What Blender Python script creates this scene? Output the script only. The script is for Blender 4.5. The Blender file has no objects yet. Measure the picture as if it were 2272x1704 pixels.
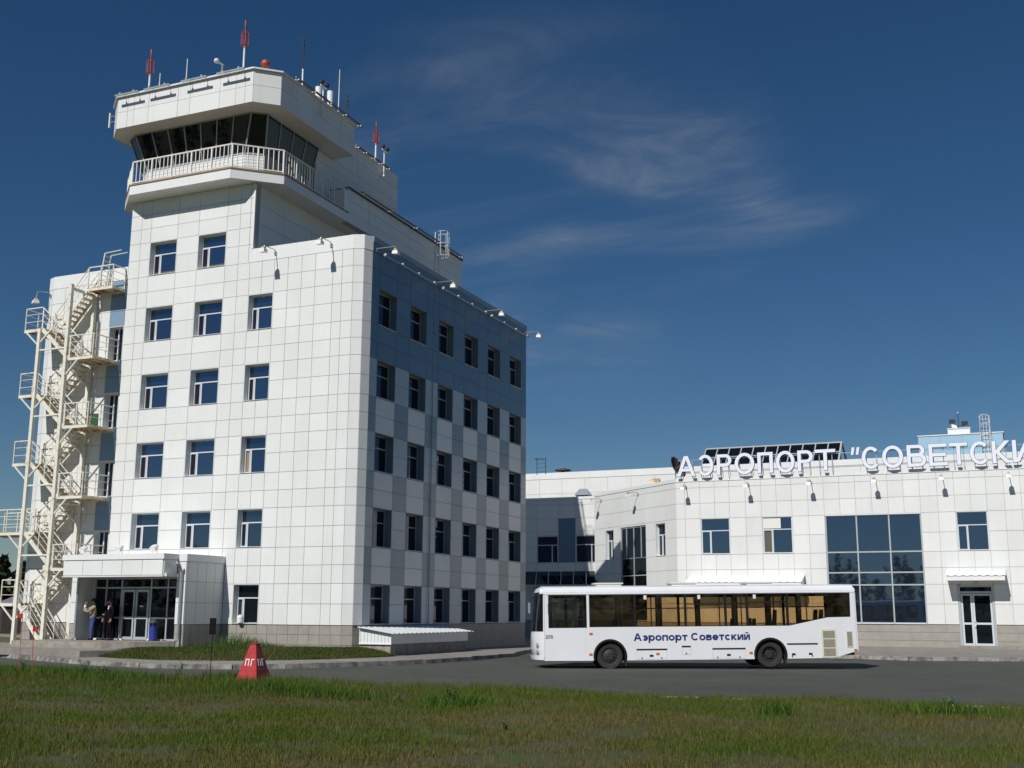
import bpy, bmesh, math, random
import numpy as np
from mathutils import Vector, Matrix
random.seed(7); rng = np.random.default_rng(7)
SC = bpy.context.scene
COL = SC.collection
R = math.radians

# ------------------------------------------------------------------ camera
F_PX = 2538.2; PITCH, YAW, ROLL = R(11.2617), R(23.3642), R(0.2987)
CAM = Vector((25.2522, -42.0326, 1.5937))
_r = Vector((math.cos(YAW), math.sin(YAW), 0))
FWD = Vector((-math.sin(YAW)*math.cos(PITCH), math.cos(YAW)*math.cos(PITCH), math.sin(PITCH)))
_u = _r.cross(FWD)
RIGHT = _r*math.cos(ROLL) + _u*math.sin(ROLL); UP = -_r*math.sin(ROLL) + _u*math.cos(ROLL)
cd = bpy.data.cameras.new('camera'); cam = bpy.data.objects.new('camera', cd); COL.objects.link(cam)
cd.sensor_width = 36; cd.lens = 36*F_PX/2272; cd.clip_start = 0.1; cd.clip_end = 6000
cam.matrix_world = Matrix(((RIGHT.x, UP.x, -FWD.x, CAM.x), (RIGHT.y, UP.y, -FWD.y, CAM.y), (RIGHT.z, UP.z, -FWD.z, CAM.z), (0, 0, 0, 1)))
SC.camera = cam

# ------------------------------------------------------------------ sky, sun, exposure
SUN = Vector((-0.14, -1.0, 0.90)).normalized()          # towards the sun
ELEV = math.asin(SUN.z); AZ = math.atan2(SUN.x, SUN.y)
SKY_STRENGTH = 0.047; SUN_STRENGTH = 4.05; EXPOSURE = 0.0
world = bpy.data.worlds.new('World'); SC.world = world; world.use_nodes = True
nt = world.node_tree; nt.nodes.clear()
def N(tree, t, **kw):
    n = tree.nodes.new(t)
    for k, v in kw.items():
        if k in n.inputs: n.inputs[k].default_value = v
        else: setattr(n, k, v)
    return n
sky = N(nt, 'ShaderNodeTexSky', sky_type='NISHITA', sun_disc=False, sun_elevation=ELEV, sun_rotation=AZ, altitude=200, air_density=1.0, dust_density=0.10, ozone_density=5.0)
out = N(nt, 'ShaderNodeOutputWorld'); bg = N(nt, 'ShaderNodeBackground', Strength=SKY_STRENGTH)
tc = N(nt, 'ShaderNodeTexCoord'); sx = N(nt, 'ShaderNodeSeparateXYZ'); nt.links.new(tc.outputs['Generated'], sx.inputs[0])
addz = N(nt, 'ShaderNodeMath', operation='ADD'); addz.inputs[1].default_value = 0.12; nt.links.new(sx.outputs['Z'], addz.inputs[0])
mx = N(nt, 'ShaderNodeMath', operation='MAXIMUM'); mx.inputs[1].default_value = 0.06; nt.links.new(addz.outputs[0], mx.inputs[0])
dx = N(nt, 'ShaderNodeMath', operation='DIVIDE'); dy = N(nt, 'ShaderNodeMath', operation='DIVIDE')
nt.links.new(sx.outputs['X'], dx.inputs[0]); nt.links.new(mx.outputs[0], dx.inputs[1]); nt.links.new(sx.outputs['Y'], dy.inputs[0]); nt.links.new(mx.outputs[0], dy.inputs[1])
cx = N(nt, 'ShaderNodeCombineXYZ'); nt.links.new(dx.outputs[0], cx.inputs[0]); nt.links.new(dy.outputs[0], cx.inputs[1])
CL1, CL2, CL3 = (2.6, 5.0, 0), (8.75, 5.92, 0), (4.34, 2.78, 0)
shf = N(nt, 'ShaderNodeVectorMath', operation='ADD'); shf.inputs[1].default_value = (0, 0, 0); nt.links.new(cx.outputs[0], shf.inputs[0])
def cloud(rot, scale, loc, sc, det, rough, dist, lo, hi):
    mp = N(nt, 'ShaderNodeMapping'); mp.inputs['Rotation'].default_value = (0, 0, R(rot)); mp.inputs['Scale'].default_value = scale; mp.inputs['Location'].default_value = loc; nt.links.new(shf.outputs[0], mp.inputs[0])
    n = N(nt, 'ShaderNodeTexNoise', Scale=sc, Detail=det, Roughness=rough, Distortion=dist); nt.links.new(mp.outputs[0], n.inputs['Vector'])
    r = N(nt, 'ShaderNodeMapRange', interpolation_type='SMOOTHSTEP'); r.inputs[1].default_value = lo; r.inputs[2].default_value = hi; nt.links.new(n.outputs[0], r.inputs[0]); return r.outputs[0]
def mul(a, b):
    m = N(nt, 'ShaderNodeMath', operation='MULTIPLY'); nt.links.new(a, m.inputs[0])
    if isinstance(b, float): m.inputs[1].default_value = b
    else: nt.links.new(b, m.inputs[1])
    return m.outputs[0]
def addn(a, b): m = N(nt, 'ShaderNodeMath', operation='ADD', use_clamp=True); nt.links.new(a, m.inputs[0]); nt.links.new(b, m.inputs[1]); return m.outputs[0]
def patch(c, r_out, r_in, sq):                    # soft mask round a direction, wider than high
    c = Vector(c).normalized(); sub = N(nt, 'ShaderNodeVectorMath', operation='SUBTRACT'); sub.inputs[1].default_value = c; nt.links.new(tc.outputs['Generated'], sub.inputs[0])
    hx = Vector((-c.y, c.x, 0)).normalized(); hz = c.cross(hx); tilt = 0.28; u = hx*math.cos(tilt)-hz*math.sin(tilt); v = hx*math.sin(tilt)+hz*math.cos(tilt); w = []
    for ax, k in ((u, 1.0), (v, sq), (c, 1.0)):
        d = N(nt, 'ShaderNodeVectorMath', operation='DOT_PRODUCT'); d.inputs[1].default_value = ax*k; nt.links.new(sub.outputs[0], d.inputs[0]); p = N(nt, 'ShaderNodeMath', operation='POWER'); p.inputs[1].default_value = 2.0; nt.links.new(d.outputs['Value'], p.inputs[0]); w.append(p.outputs[0])
    sm = N(nt, 'ShaderNodeMath', operation='ADD'); nt.links.new(w[0], sm.inputs[0]); nt.links.new(w[1], sm.inputs[1]); s2 = N(nt, 'ShaderNodeMath', operation='ADD'); nt.links.new(sm.outputs[0], s2.inputs[0]); nt.links.new(w[2], s2.inputs[1])
    r = N(nt, 'ShaderNodeMapRange', interpolation_type='SMOOTHSTEP'); r.inputs[1].default_value = r_out**2; r.inputs[2].default_value = r_in**2; nt.links.new(s2.outputs[0], r.inputs[0]); return r.outputs[0]
fine = cloud(-20, (1.5, 2.1, 1), CL1, 1.5, 14.0, 0.66, 2.2, 0.36, 0.76); soft = cloud(-20, (1.0, 1.6, 1), CL2, 1.5, 5.0, 0.5, 0.8, 0.38, 0.72); streak = cloud(-52, (0.35, 4.5, 1), CL3, 1.2, 9.0, 0.55, 0.35, 0.48, 0.78)
PATCHES = [((-0.40, 0.86, 0.325), 0.29, 0.0, 1.45), ((-0.25, 0.90, 0.35), 0.12, 0.0, 1.3), ((-0.28, 0.91, 0.285), 0.22, 0.02, 6.0), ((-0.62, 0.75, 0.17), 0.12, 0.0, 3.0), ((0.8, 0.5, 0.35), 0.34, 0.0, 1.9), ((0.75, -0.5, 0.3), 0.30, 0.0, 1.8), ((-0.85, -0.3, 0.4), 0.34, 0.0, 1.8), ((-0.9, 0.25, 0.12), 0.16, 0.0, 2.2), ((0.2, -0.9, 0.25), 0.3, 0.0, 2.0)]
tot = None
for n_, (c_, ro, ri, sq) in enumerate(PATCHES):
    m_ = patch(c_, ro, ri, sq); tot = m_ if tot is None else addn(tot, m_)
dens = addn(addn(mul(mul(fine, soft), 0.75), mul(soft, 0.28)), mul(streak, 0.22))
mm2 = N(nt, 'ShaderNodeMath', operation='MULTIPLY'); mm2.inputs[1].default_value = 0.44; nt.links.new(mul(tot, dens), mm2.inputs[0])
mixc = N(nt, 'ShaderNodeMix', data_type='RGBA'); nt.links.new(mm2.outputs[0], mixc.inputs[0]); hsv = N(nt, 'ShaderNodeHueSaturation', Saturation=1.20, Value=0.97); nt.links.new(sky.outputs[0], hsv.inputs['Color']); nt.links.new(hsv.outputs[0], mixc.inputs[6]); mixc.inputs[7].default_value = (7.2, 7.9, 8.6, 1)
nt.links.new(mixc.outputs[2], bg.inputs[0]); nt.links.new(bg.outputs[0], out.inputs[0])
sl = bpy.data.lights.new('sun', 'SUN'); sl.energy = SUN_STRENGTH; sl.angle = R(0.5); sl.color = (1.0, 0.965, 0.915)
so = bpy.data.objects.new('sun', sl); COL.objects.link(so); so.rotation_euler = SUN.to_track_quat('Z', 'Y').to_euler(); so.location = (-20, -100, 80)
SC.view_settings.view_transform = 'Standard'; SC.view_settings.look = 'None'; SC.view_settings.gamma = 1.0; SC.view_settings.exposure = EXPOSURE; SC.view_settings.use_curve_mapping = False

# ------------------------------------------------------------------ materials
MATS = {}
def mat(name, col, rough=0.6, metal=0.0, var=0.0, scale=3.0, bump=0.0, bscale=40.0, spec=0.5, col2=None, objvar=0.0, detail=4.0, lo=0.35, hi=0.65, streak=0.0):
    m = bpy.data.materials.new(name); m.use_nodes = True; t = m.node_tree; b = t.nodes['Principled BSDF']
    b.inputs['Roughness'].default_value = rough; b.inputs['Metallic'].default_value = metal; b.inputs['Specular IOR Level'].default_value = spec
    c = (*col, 1); b.inputs['Base Color'].default_value = c; last = None
    geo = N(t, 'ShaderNodeNewGeometry')
    if var or col2:
        nz = N(t, 'ShaderNodeTexNoise', Scale=scale, Detail=detail, Roughness=0.6); t.links.new(geo.outputs['Position'], nz.inputs['Vector'])
        mr = N(t, 'ShaderNodeMapRange'); mr.inputs[1].default_value = lo; mr.inputs[2].default_value = hi; t.links.new(nz.outputs[0], mr.inputs[0])
        mxn = N(t, 'ShaderNodeMix', data_type='RGBA'); mxn.inputs[6].default_value = c
        c2 = col2 if col2 else tuple(x*(1-var) for x in col); mxn.inputs[7].default_value = (*c2, 1)
        t.links.new(mr.outputs[0], mxn.inputs[0]); last = mxn.outputs[2]
    if streak:
        mpn = N(t, 'ShaderNodeMapping'); mpn.inputs['Scale'].default_value = (5, 5, 0.25); t.links.new(geo.outputs['Position'], mpn.inputs[0])
        nz = N(t, 'ShaderNodeTexNoise', Scale=1.0, Detail=5.0, Roughness=0.65); t.links.new(mpn.outputs[0], nz.inputs['Vector'])
        mr = N(t, 'ShaderNodeMapRange'); mr.inputs[1].default_value = 0.52; mr.inputs[2].default_value = 0.8; mr.inputs[4].default_value = streak; t.links.new(nz.outputs[0], mr.inputs[0])
        mxn = N(t, 'ShaderNodeMix', data_type='RGBA'); mxn.inputs[7].default_value = (col[0]*0.55, col[1]*0.53, col[2]*0.48, 1); t.links.new(mr.outputs[0], mxn.inputs[0])
        if last: t.links.new(last, mxn.inputs[6])
        else: mxn.inputs[6].default_value = c
        last = mxn.outputs[2]
    if objvar:
        oi = N(t, 'ShaderNodeObjectInfo'); mr = N(t, 'ShaderNodeMapRange'); mr.inputs[3].default_value = 1-objvar; mr.inputs[4].default_value = 1.0; t.links.new(oi.outputs['Random'], mr.inputs[0])
        hs = N(t, 'ShaderNodeHueSaturation'); t.links.new(mr.outputs[0], hs.inputs['Value'])
        if last: t.links.new(last, hs.inputs['Color'])
        else: hs.inputs['Color'].default_value = c
        last = hs.outputs[0]
    if last: t.links.new(last, b.inputs['Base Color'])
    if bump:
        nb = N(t, 'ShaderNodeTexNoise', Scale=bscale, Detail=5.0, Roughness=0.6); t.links.new(geo.outputs['Position'], nb.inputs['Vector'])
        bp = N(t, 'ShaderNodeBump', Strength=bump, Distance=0.02); t.links.new(nb.outputs[0], bp.inputs['Height']); t.links.new(bp.outputs[0], b.inputs['Normal'])
    MATS[name] = m; return m
def add_cracks(m, sc=0.22, w=0.012):
    t = m.node_tree; b = t.nodes['Principled BSDF']; src = b.inputs['Base Color'].links[0].from_socket; geo = N(t, 'ShaderNodeNewGeometry')
    nz = N(t, 'ShaderNodeTexNoise', Scale=0.7, Detail=6.0, Roughness=0.6); t.links.new(geo.outputs['Position'], nz.inputs['Vector']); mxv = N(t, 'ShaderNodeMix', data_type='VECTOR'); mxv.inputs[0].default_value = 0.35
    t.links.new(geo.outputs['Position'], mxv.inputs[4]); sc2 = N(t, 'ShaderNodeVectorMath', operation='SCALE'); sc2.inputs['Scale'].default_value = 9.0; t.links.new(nz.outputs['Color'], sc2.inputs[0]); t.links.new(sc2.outputs[0], mxv.inputs[5])
    vo = N(t, 'ShaderNodeTexVoronoi', feature='DISTANCE_TO_EDGE', Scale=sc); t.links.new(mxv.outputs[1], vo.inputs['Vector']); r = N(t, 'ShaderNodeMapRange'); r.inputs[1].default_value = w*0.4; r.inputs[2].default_value = w; r.inputs[3].default_value = 0.45; r.inputs[4].default_value = 0.0; t.links.new(vo.outputs['Distance'], r.inputs[0])
    mc = N(t, 'ShaderNodeMix', data_type='RGBA'); mc.inputs[7].default_value = (0.02, 0.02, 0.018, 1); t.links.new(r.outputs[0], mc.inputs[0]); t.links.new(src, mc.inputs[6]); t.links.new(mc.outputs[2], b.inputs['Base Color'])
def glass_mat(name, col, ior=1.9, wav=0.0, tint=(1, 1, 1)):
    m = mat(name, col, rough=0.02, spec=0.5); b = m.node_tree.nodes['Principled BSDF']; b.inputs['IOR'].default_value = ior; b.inputs['Specular Tint'].default_value = (*tint, 1)
    if wav:
        t = m.node_tree; geo = N(t, 'ShaderNodeNewGeometry'); nb = N(t, 'ShaderNodeTexNoise', Scale=0.9, Detail=1.0); t.links.new(geo.outputs['Position'], nb.inputs['Vector'])
        bp = N(t, 'ShaderNodeBump', Strength=wav, Distance=0.02); t.links.new(nb.outputs[0], bp.inputs['Height']); t.links.new(bp.outputs[0], b.inputs['Normal'])
    return m
def clear_mat(name, tint, gl=0.07):
    m = bpy.data.materials.new(name); m.use_nodes = True; t = m.node_tree; t.nodes.clear()
    o = N(t, 'ShaderNodeOutputMaterial'); a = N(t, 'ShaderNodeBsdfTransparent', Color=(*tint, 1)); g = N(t, 'ShaderNodeBsdfGlossy', Roughness=0.02)
    fr = N(t, 'ShaderNodeFresnel', IOR=1.5); mxs = N(t, 'ShaderNodeMixShader'); t.links.new(fr.outputs[0], mxs.inputs[0]); t.links.new(a.outputs[0], mxs.inputs[1]); t.links.new(g.outputs[0], mxs.inputs[2]); t.links.new(mxs.outputs[0], o.inputs[0])
    MATS[name] = m; return m
mat('white_panel', (0.80, 0.81, 0.79), rough=0.36, var=0.06, scale=0.5, objvar=0.065, streak=0.14, bump=0.04, bscale=1.3)
mat('white_coping', (0.80, 0.81, 0.80), rough=0.35, var=0.06, scale=0.6, streak=0.18)
mat('joint', (0.40, 0.40, 0.38), rough=0.9)
mat('soffit', (0.74, 0.74, 0.70), rough=0.6, var=0.06, scale=1.2)
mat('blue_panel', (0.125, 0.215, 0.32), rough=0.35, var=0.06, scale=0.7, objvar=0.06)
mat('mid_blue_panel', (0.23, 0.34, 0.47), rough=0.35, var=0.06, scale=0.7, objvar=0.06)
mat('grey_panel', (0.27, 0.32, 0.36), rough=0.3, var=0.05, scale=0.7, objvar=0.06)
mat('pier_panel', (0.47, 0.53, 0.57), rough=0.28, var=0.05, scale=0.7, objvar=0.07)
mat('light_blue_panel', (0.36, 0.57, 0.72), rough=0.4, var=0.05, objvar=0.05)
mat('plinth_tile', (0.36, 0.335, 0.295), rough=0.55, var=0.14, scale=2.5, objvar=0.07, bump=0.08)
mat('reveal_white', (0.72, 0.75, 0.74), rough=0.45, var=0.04)
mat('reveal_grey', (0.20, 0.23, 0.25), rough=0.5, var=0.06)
mat('frame_white', (0.80, 0.81, 0.80), rough=0.3)
mat('frame_pvc', (0.60, 0.64, 0.67), rough=0.35)
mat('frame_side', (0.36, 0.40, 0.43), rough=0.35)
mat('frame_grey', (0.52, 0.56, 0.56), rough=0.3, metal=0.3)
mat('sill', (0.78, 0.78, 0.74), rough=0.35, streak=0.15)
glass_mat('window_glass', (0.012, 0.018, 0.03), ior=2.6, wav=0.06, tint=(0.46, 0.68, 1.0))
glass_mat('upper_glass', (0.012, 0.018, 0.03), ior=3.3, wav=0.06, tint=(0.58, 0.78, 1.0))
glass_mat('mid_glass', (0.012, 0.018, 0.03), ior=2.95, wav=0.06, tint=(0.52, 0.73, 1.0))
glass_mat('sash_glass', (0.016, 0.012, 0.022), ior=1.8, wav=0.06, tint=(0.7, 0.7, 1.0))
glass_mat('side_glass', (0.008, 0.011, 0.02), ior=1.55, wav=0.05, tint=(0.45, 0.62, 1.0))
glass_mat('dark_glass', (0.006, 0.008, 0.010), ior=1.5, wav=0.03, tint=(0.5, 0.62, 1.0))
glass_mat('cab_glass', (0.010, 0.013, 0.014), ior=1.5)
mat('roof_felt', (0.10, 0.10, 0.10), rough=0.9)
mat('galv', (0.55, 0.57, 0.58), rough=0.35, metal=0.6, var=0.15, scale=6)
mat('lamp_white', (0.80, 0.80, 0.78), rough=0.3)
mat('lamp_dark', (0.03, 0.03, 0.035), rough=0.4)
mat('rail_white', (0.80, 0.80, 0.75), rough=0.4, var=0.1, scale=4)
mat('rail_brown', (0.30, 0.19, 0.12), rough=0.6)
mat('cream_steel', (0.75, 0.735, 0.64), rough=0.5, col2=(0.38, 0.22, 0.09), scale=3.4, lo=0.54, hi=0.78, detail=6, bump=0.05)
mat('rusty_steel', (0.66, 0.58, 0.40), rough=0.6, col2=(0.34, 0.15, 0.04), scale=2.4, lo=0.42, hi=0.66, detail=6, bump=0.1)
mat('antenna_red', (0.27, 0.035, 0.04), rough=0.5)
mat('antenna_dark', (0.05, 0.045, 0.045), rough=0.5)
mat('dome_red', (0.36, 0.065, 0.03), rough=0.4)
mat('black', (0.008, 0.008, 0.009), rough=0.8, spec=0.15)
mat('rubber', (0.035, 0.034, 0.032), rough=0.85, var=0.3, scale=12)
mat('rim_dark', (0.022, 0.022, 0.022), rough=0.65)
mat('nut_steel', (0.12, 0.12, 0.12), rough=0.5, metal=0.5)
mat('bus_white', (0.80, 0.81, 0.83), rough=0.2, var=0.05, scale=0.8, streak=0.12, bump=0.03, bscale=0.9)
mat('bus_black', (0.014, 0.013, 0.013), rough=0.35)
mat('bus_int', (0.10, 0.09, 0.075), rough=0.7)
mat('bus_seat', (0.05, 0.04, 0.04), rough=0.8)
mat('bus_grille', (0.33, 0.31, 0.25), rough=0.6, var=0.3, scale=25)
mat('bus_cream', (0.72, 0.69, 0.52), rough=0.4)
mat('amber', (0.62, 0.17, 0.03), rough=0.25)
mat('yellow_pipe', (0.55, 0.25, 0.02), rough=0.4)
mat('hi_vis', (0.50, 0.90, 0.04), rough=0.6)
mat('text_blue', (0.02, 0.035, 0.16), rough=0.35)
mat('text_black', (0.02, 0.02, 0.02), rough=0.4)
mat('letter_face', (0.80, 0.82, 0.88), rough=0.35)
mat('letter_edge', (0.05, 0.16, 0.36), rough=0.35)
clear_mat('bus_glass', (0.83, 0.74, 0.60)); clear_mat('cab_clear', (0.84, 0.88, 0.92))
mat('marker_red', (0.46, 0.030, 0.028), rough=0.45, var=0.25, scale=5, streak=0.25)
mat('mark_white', (0.80, 0.80, 0.78), rough=0.5)
mat('asphalt', (0.052, 0.057, 0.047), rough=0.92, col2=(0.080, 0.081, 0.066), scale=0.22, lo=0.32, hi=0.68, detail=10, bump=0.4, bscale=60)
add_cracks(MATS['asphalt'])
mat('pavement', (0.29, 0.265, 0.235), rough=0.9, col2=(0.20, 0.185, 0.16), scale=1.4, detail=7, bump=0.3, bscale=25)
mat('kerb', (0.33, 0.32, 0.29), rough=0.9, col2=(0.13, 0.125, 0.115), scale=2.2, lo=0.42, hi=0.62, objvar=0.25, bump=0.3)
mat('concrete', (0.34, 0.32, 0.28), rough=0.9, col2=(0.22, 0.19, 0.15), scale=3.0, detail=6, bump=0.25)
mat('edging', (0.50, 0.49, 0.45), rough=0.9, col2=(0.28, 0.27, 0.23), scale=3)
mat('soil', (0.066, 0.054, 0.024), rough=1.0, col2=(0.046, 0.070, 0.012), scale=0.9, lo=0.38, hi=0.62, detail=8, bump=0.6, bscale=14)
mat('meadow', (0.075, 0.098, 0.030), rough=1.0, col2=(0.115, 0.10, 0.05), scale=0.12, detail=6)
mat('corrugated', (0.78, 0.80, 0.80), rough=0.35, var=0.06, scale=2, streak=0.12)
mat('shed_dark', (0.055, 0.042, 0.036), rough=0.8, var=0.3, scale=2)
mat('shed_roof', (0.30, 0.30, 0.36), rough=0.6)
mat('bark', (0.09, 0.065, 0.045), rough=0.9)
mat('leaf', (0.035, 0.055, 0.022), rough=0.9, col2=(0.055, 0.075, 0.026), scale=0.25)
mat('weed', (0.055, 0.13, 0.028), rough=0.8, col2=(0.09, 0.17, 0.04), scale=8)
mat('bin_blue', (0.03, 0.05, 0.30), rough=0.35); mat('bin_dark', (0.06, 0.065, 0.08), rough=0.4)
mat('jug', (0.82, 0.84, 0.80), rough=0.35)
mat('flag_red', (0.48, 0.03, 0.025), rough=0.6)
mat('skin', (0.40, 0.23, 0.165), rough=0.6); mat('hair', (0.03, 0.02, 0.014), rough=0.7)
mat('jeans', (0.05, 0.085, 0.26), rough=0.9, var=0.3, scale=14); mat('khaki', (0.34, 0.32, 0.22), rough=0.9, var=0.15, scale=10)
mat('white_cloth', (0.80, 0.78, 0.76), rough=0.9); mat('suit', (0.006, 0.006, 0.008), rough=0.9, spec=0.1); mat('shoe', (0.015, 0.014, 0.013), rough=0.5)
mat('interior_dark', (0.02, 0.02, 0.02), rough=0.9)
mat('blind', (0.74, 0.74, 0.70), rough=0.6); mat('door_green', (0.018, 0.10, 0.025), rough=0.5)
def attr_mat(name, rough=0.9, trans=0.25):
    m = bpy.data.materials.new(name); m.use_nodes = True; t = m.node_tree; b = t.nodes['Principled BSDF']; b.inputs['Roughness'].default_value = rough; b.inputs['Specular IOR Level'].default_value = 0.2
    a = N(t, 'ShaderNodeAttribute', attribute_name='tint'); t.links.new(a.outputs['Color'], b.inputs['Base Color'])
    tr = N(t, 'ShaderNodeBsdfTranslucent'); t.links.new(a.outputs['Color'], tr.inputs['Color']); ms = N(t, 'ShaderNodeMixShader'); ms.inputs[0].default_value = trans
    t.links.new(b.outputs[0], ms.inputs[1]); t.links.new(tr.outputs[0], ms.inputs[2]); t.links.new(ms.outputs[0], t.nodes['Material Output'].inputs[0]); MATS[name] = m; return m
attr_mat('grass'); attr_mat('foliage', trans=0.15)

# ------------------------------------------------------------------ mesh helpers
class Frame:                                   # vertical wall frame: u to the right seen from outside, d outwards, z up
    def __init__(s, O, U):
        s.O = Vector((O[0], O[1], 0)); s.U = Vector((U[0], U[1], 0)).normalized(); s.N = Vector((s.U.y, -s.U.x, 0))
    def p(s, u, d, z): return s.O + s.U*u + s.N*d + Vector((0, 0, z))
ID = None
class MB:
    def __init__(s): s.v = []; s.f = []; s.mi = []; s.smooth = False
    def add(s, vs, fs, m=0):
        o = len(s.v); s.v += [tuple(v) for v in vs]; s.f += [tuple(i+o for i in f) for f in fs]; s.mi += [m]*len(fs); return s
    def hexa(s, P, m=0): return s.add(P, [(0, 3, 2, 1), (4, 5, 6, 7), (0, 1, 5, 4), (1, 2, 6, 5), (2, 3, 7, 6), (3, 0, 4, 7)], m)
    def box(s, x0, y0, z0, x1, y1, z1, m=0):
        return s.hexa([(x0, y0, z0), (x1, y0, z0), (x1, y1, z0), (x0, y1, z0), (x0, y0, z1), (x1, y0, z1), (x1, y1, z1), (x0, y1, z1)], m)
    def fbox(s, fr, u0, u1, z0, z1, d0, d1, m=0):
        q = fr.p; return s.hexa([q(u0, d1, z0), q(u1, d1, z0), q(u1, d0, z0), q(u0, d0, z0), q(u0, d1, z1), q(u1, d1, z1), q(u1, d0, z1), q(u0, d0, z1)], m)
    def prism(s, poly, z0, z1, m=0):            # poly counter-clockwise in xy
        n = len(poly); return s.add([(x, y, z0) for x, y in poly] + [(x, y, z1) for x, y in poly], [tuple(range(n-1, -1, -1)), tuple(range(n, 2*n))] + [(i, (i+1) % n, n+(i+1) % n, n+i) for i in range(n)], m)
    def beam(s, a, b, w, h=None, m=0, up=(0, 0, 1)):
        a, b = Vector(a), Vector(b); h = h or w; d = (b-a).normalized(); up = Vector(up)
        if abs(d.dot(up)) > 0.98: up = Vector((0, 1, 0)) if abs(d.y) < 0.9 else Vector((1, 0, 0))
        x = d.cross(up).normalized()*(w/2); y = x.cross(d).normalized()*(h/2)
        return s.hexa([a-x-y, a+x-y, a+x+y, a-x+y, b-x-y, b+x-y, b+x+y, b-x+y], m)
    def tube(s, pts, r, n=8, m=0, cap=True):
        pts = [Vector(p) for p in pts]; rs = r if isinstance(r, (list, tuple)) else [r]*len(pts); vs = []; fs = []
        d0 = (pts[1]-pts[0]).normalized(); x = d0.orthogonal().normalized()
        for i, p in enumerate(pts):
            d = (pts[min(i+1, len(pts)-1)]-pts[max(i-1, 0)]).normalized(); x = (x-d*x.dot(d)).normalized(); y = d.cross(x)
            vs += [p+(x*math.cos(2*math.pi*k/n)+y*math.sin(2*math.pi*k/n))*rs[i] for k in range(n)]
        for i in range(len(pts)-1):
            for k in range(n): fs.append((i*n+k, i*n+(k+1) % n, (i+1)*n+(k+1) % n, (i+1)*n+k))
        if cap: fs += [tuple(range(n-1, -1, -1)), tuple(range((len(pts)-1)*n, len(pts)*n))]
        return s.add(vs, fs, m)
    def sphere(s, c, r, n=10, k=7, sc=(1, 1, 1), m=0):
        c = Vector(c); vs = []; fs = []
        for i in range(k+1):
            th = math.pi*i/k
            for j in range(n): ph = 2*math.pi*j/n; vs.append(c+Vector((r*sc[0]*math.sin(th)*math.cos(ph), r*sc[1]*math.sin(th)*math.sin(ph), r*sc[2]*math.cos(th))))
        for i in range(k):
            for j in range(n): fs.append((i*n+j, (i+1)*n+j, (i+1)*n+(j+1) % n, i*n+(j+1) % n))
        return s.add(vs, fs, m)
    def mesh(s, name, mats):
        me = bpy.data.meshes.new(name); me.from_pydata(s.v, [], s.f); 
        for m in (mats if isinstance(mats, (list, tuple)) else [mats]): me.materials.append(MATS[m])
        if any(s.mi): me.polygons.foreach_set('material_index', s.mi)
        if s.smooth: me.polygons.foreach_set('use_smooth', [True]*len(me.polygons))
        me.update(); return me
    def build(s, name, mats, parent=None):
        return link(name, s.mesh(name, mats), parent)
def link(name, data, parent=None):
    o = bpy.data.objects.new(name, data); COL.objects.link(o)
    if parent is not None: adopt(o, parent)
    return o
def adopt(o, parent):
    o.parent = parent
    if 'keep_world' in parent.keys(): o.matrix_parent_inverse = Matrix.Translation(-parent.location)
WORLD_ROOTS = []
def thing(name, label, cat, loc=(0, 0, 0), rotz=0.0, group=None, world=False):
    o = bpy.data.objects.new(name, None); COL.objects.link(o); o.location = loc; o.rotation_euler = (0, 0, rotz); o.empty_display_size = 0.2
    o['label'] = label; o['category'] = cat
    if group: o['group'] = group
    if world: o['keep_world'] = 1; WORLD_ROOTS.append(o)
    return o
def tag(o, label, cat, group=None, kind=None):
    o['label'] = label; o['category'] = cat
    if group: o['group'] = group
    if kind: o['kind'] = kind
    return o
def struct(name, mb, m): o = mb.build(name, m); o['kind'] = 'structure'; return o
def dup(root, loc, rotz=0.0, label=None):
    r = root.copy(); COL.objects.link(r); r.location = loc; r.rotation_euler = (0, 0, rotz)
    if label: r['label'] = label
    for ch in root.children:
        c = ch.copy(); COL.objects.link(c); c.parent = r
        for g in ch.children: d = g.copy(); COL.objects.link(d); d.parent = c
    return r
def project(p):
    d = Vector(p)-CAM; z = d.dot(FWD)
    if z < 0.5: return None
    return (1136+F_PX*d.dot(RIGHT)/z, 852-F_PX*d.dot(UP)/z)
def plate(outer, holes, y0, y1):               # flat plate in xz with holes, thickness y0..y1
    bm = bmesh.new(); edges = []
    for loop in [outer]+holes:
        vs = [bm.verts.new((x, y0, z)) for x, z in loop]
        edges += [bm.edges.new((vs[i], vs[(i+1) % len(vs)])) for i in range(len(vs))]
    g = bmesh.ops.triangle_fill(bm, use_beauty=True, edges=edges)
    faces = [f for f in g['geom'] if isinstance(f, bmesh.types.BMFace)]
    e = bmesh.ops.extrude_face_region(bm, geom=faces); vv = [v for v in e['geom'] if isinstance(v, bmesh.types.BMVert)]
    bmesh.ops.translate(bm, verts=vv, vec=(0, y1-y0, 0)); bmesh.ops.recalc_face_normals(bm, faces=bm.faces)
    mb = MB(); bm.verts.index_update(); mb.add([v.co.copy() for v in bm.verts], [[v.index for v in f.verts] for f in bm.faces]); bm.free(); return mb
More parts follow.
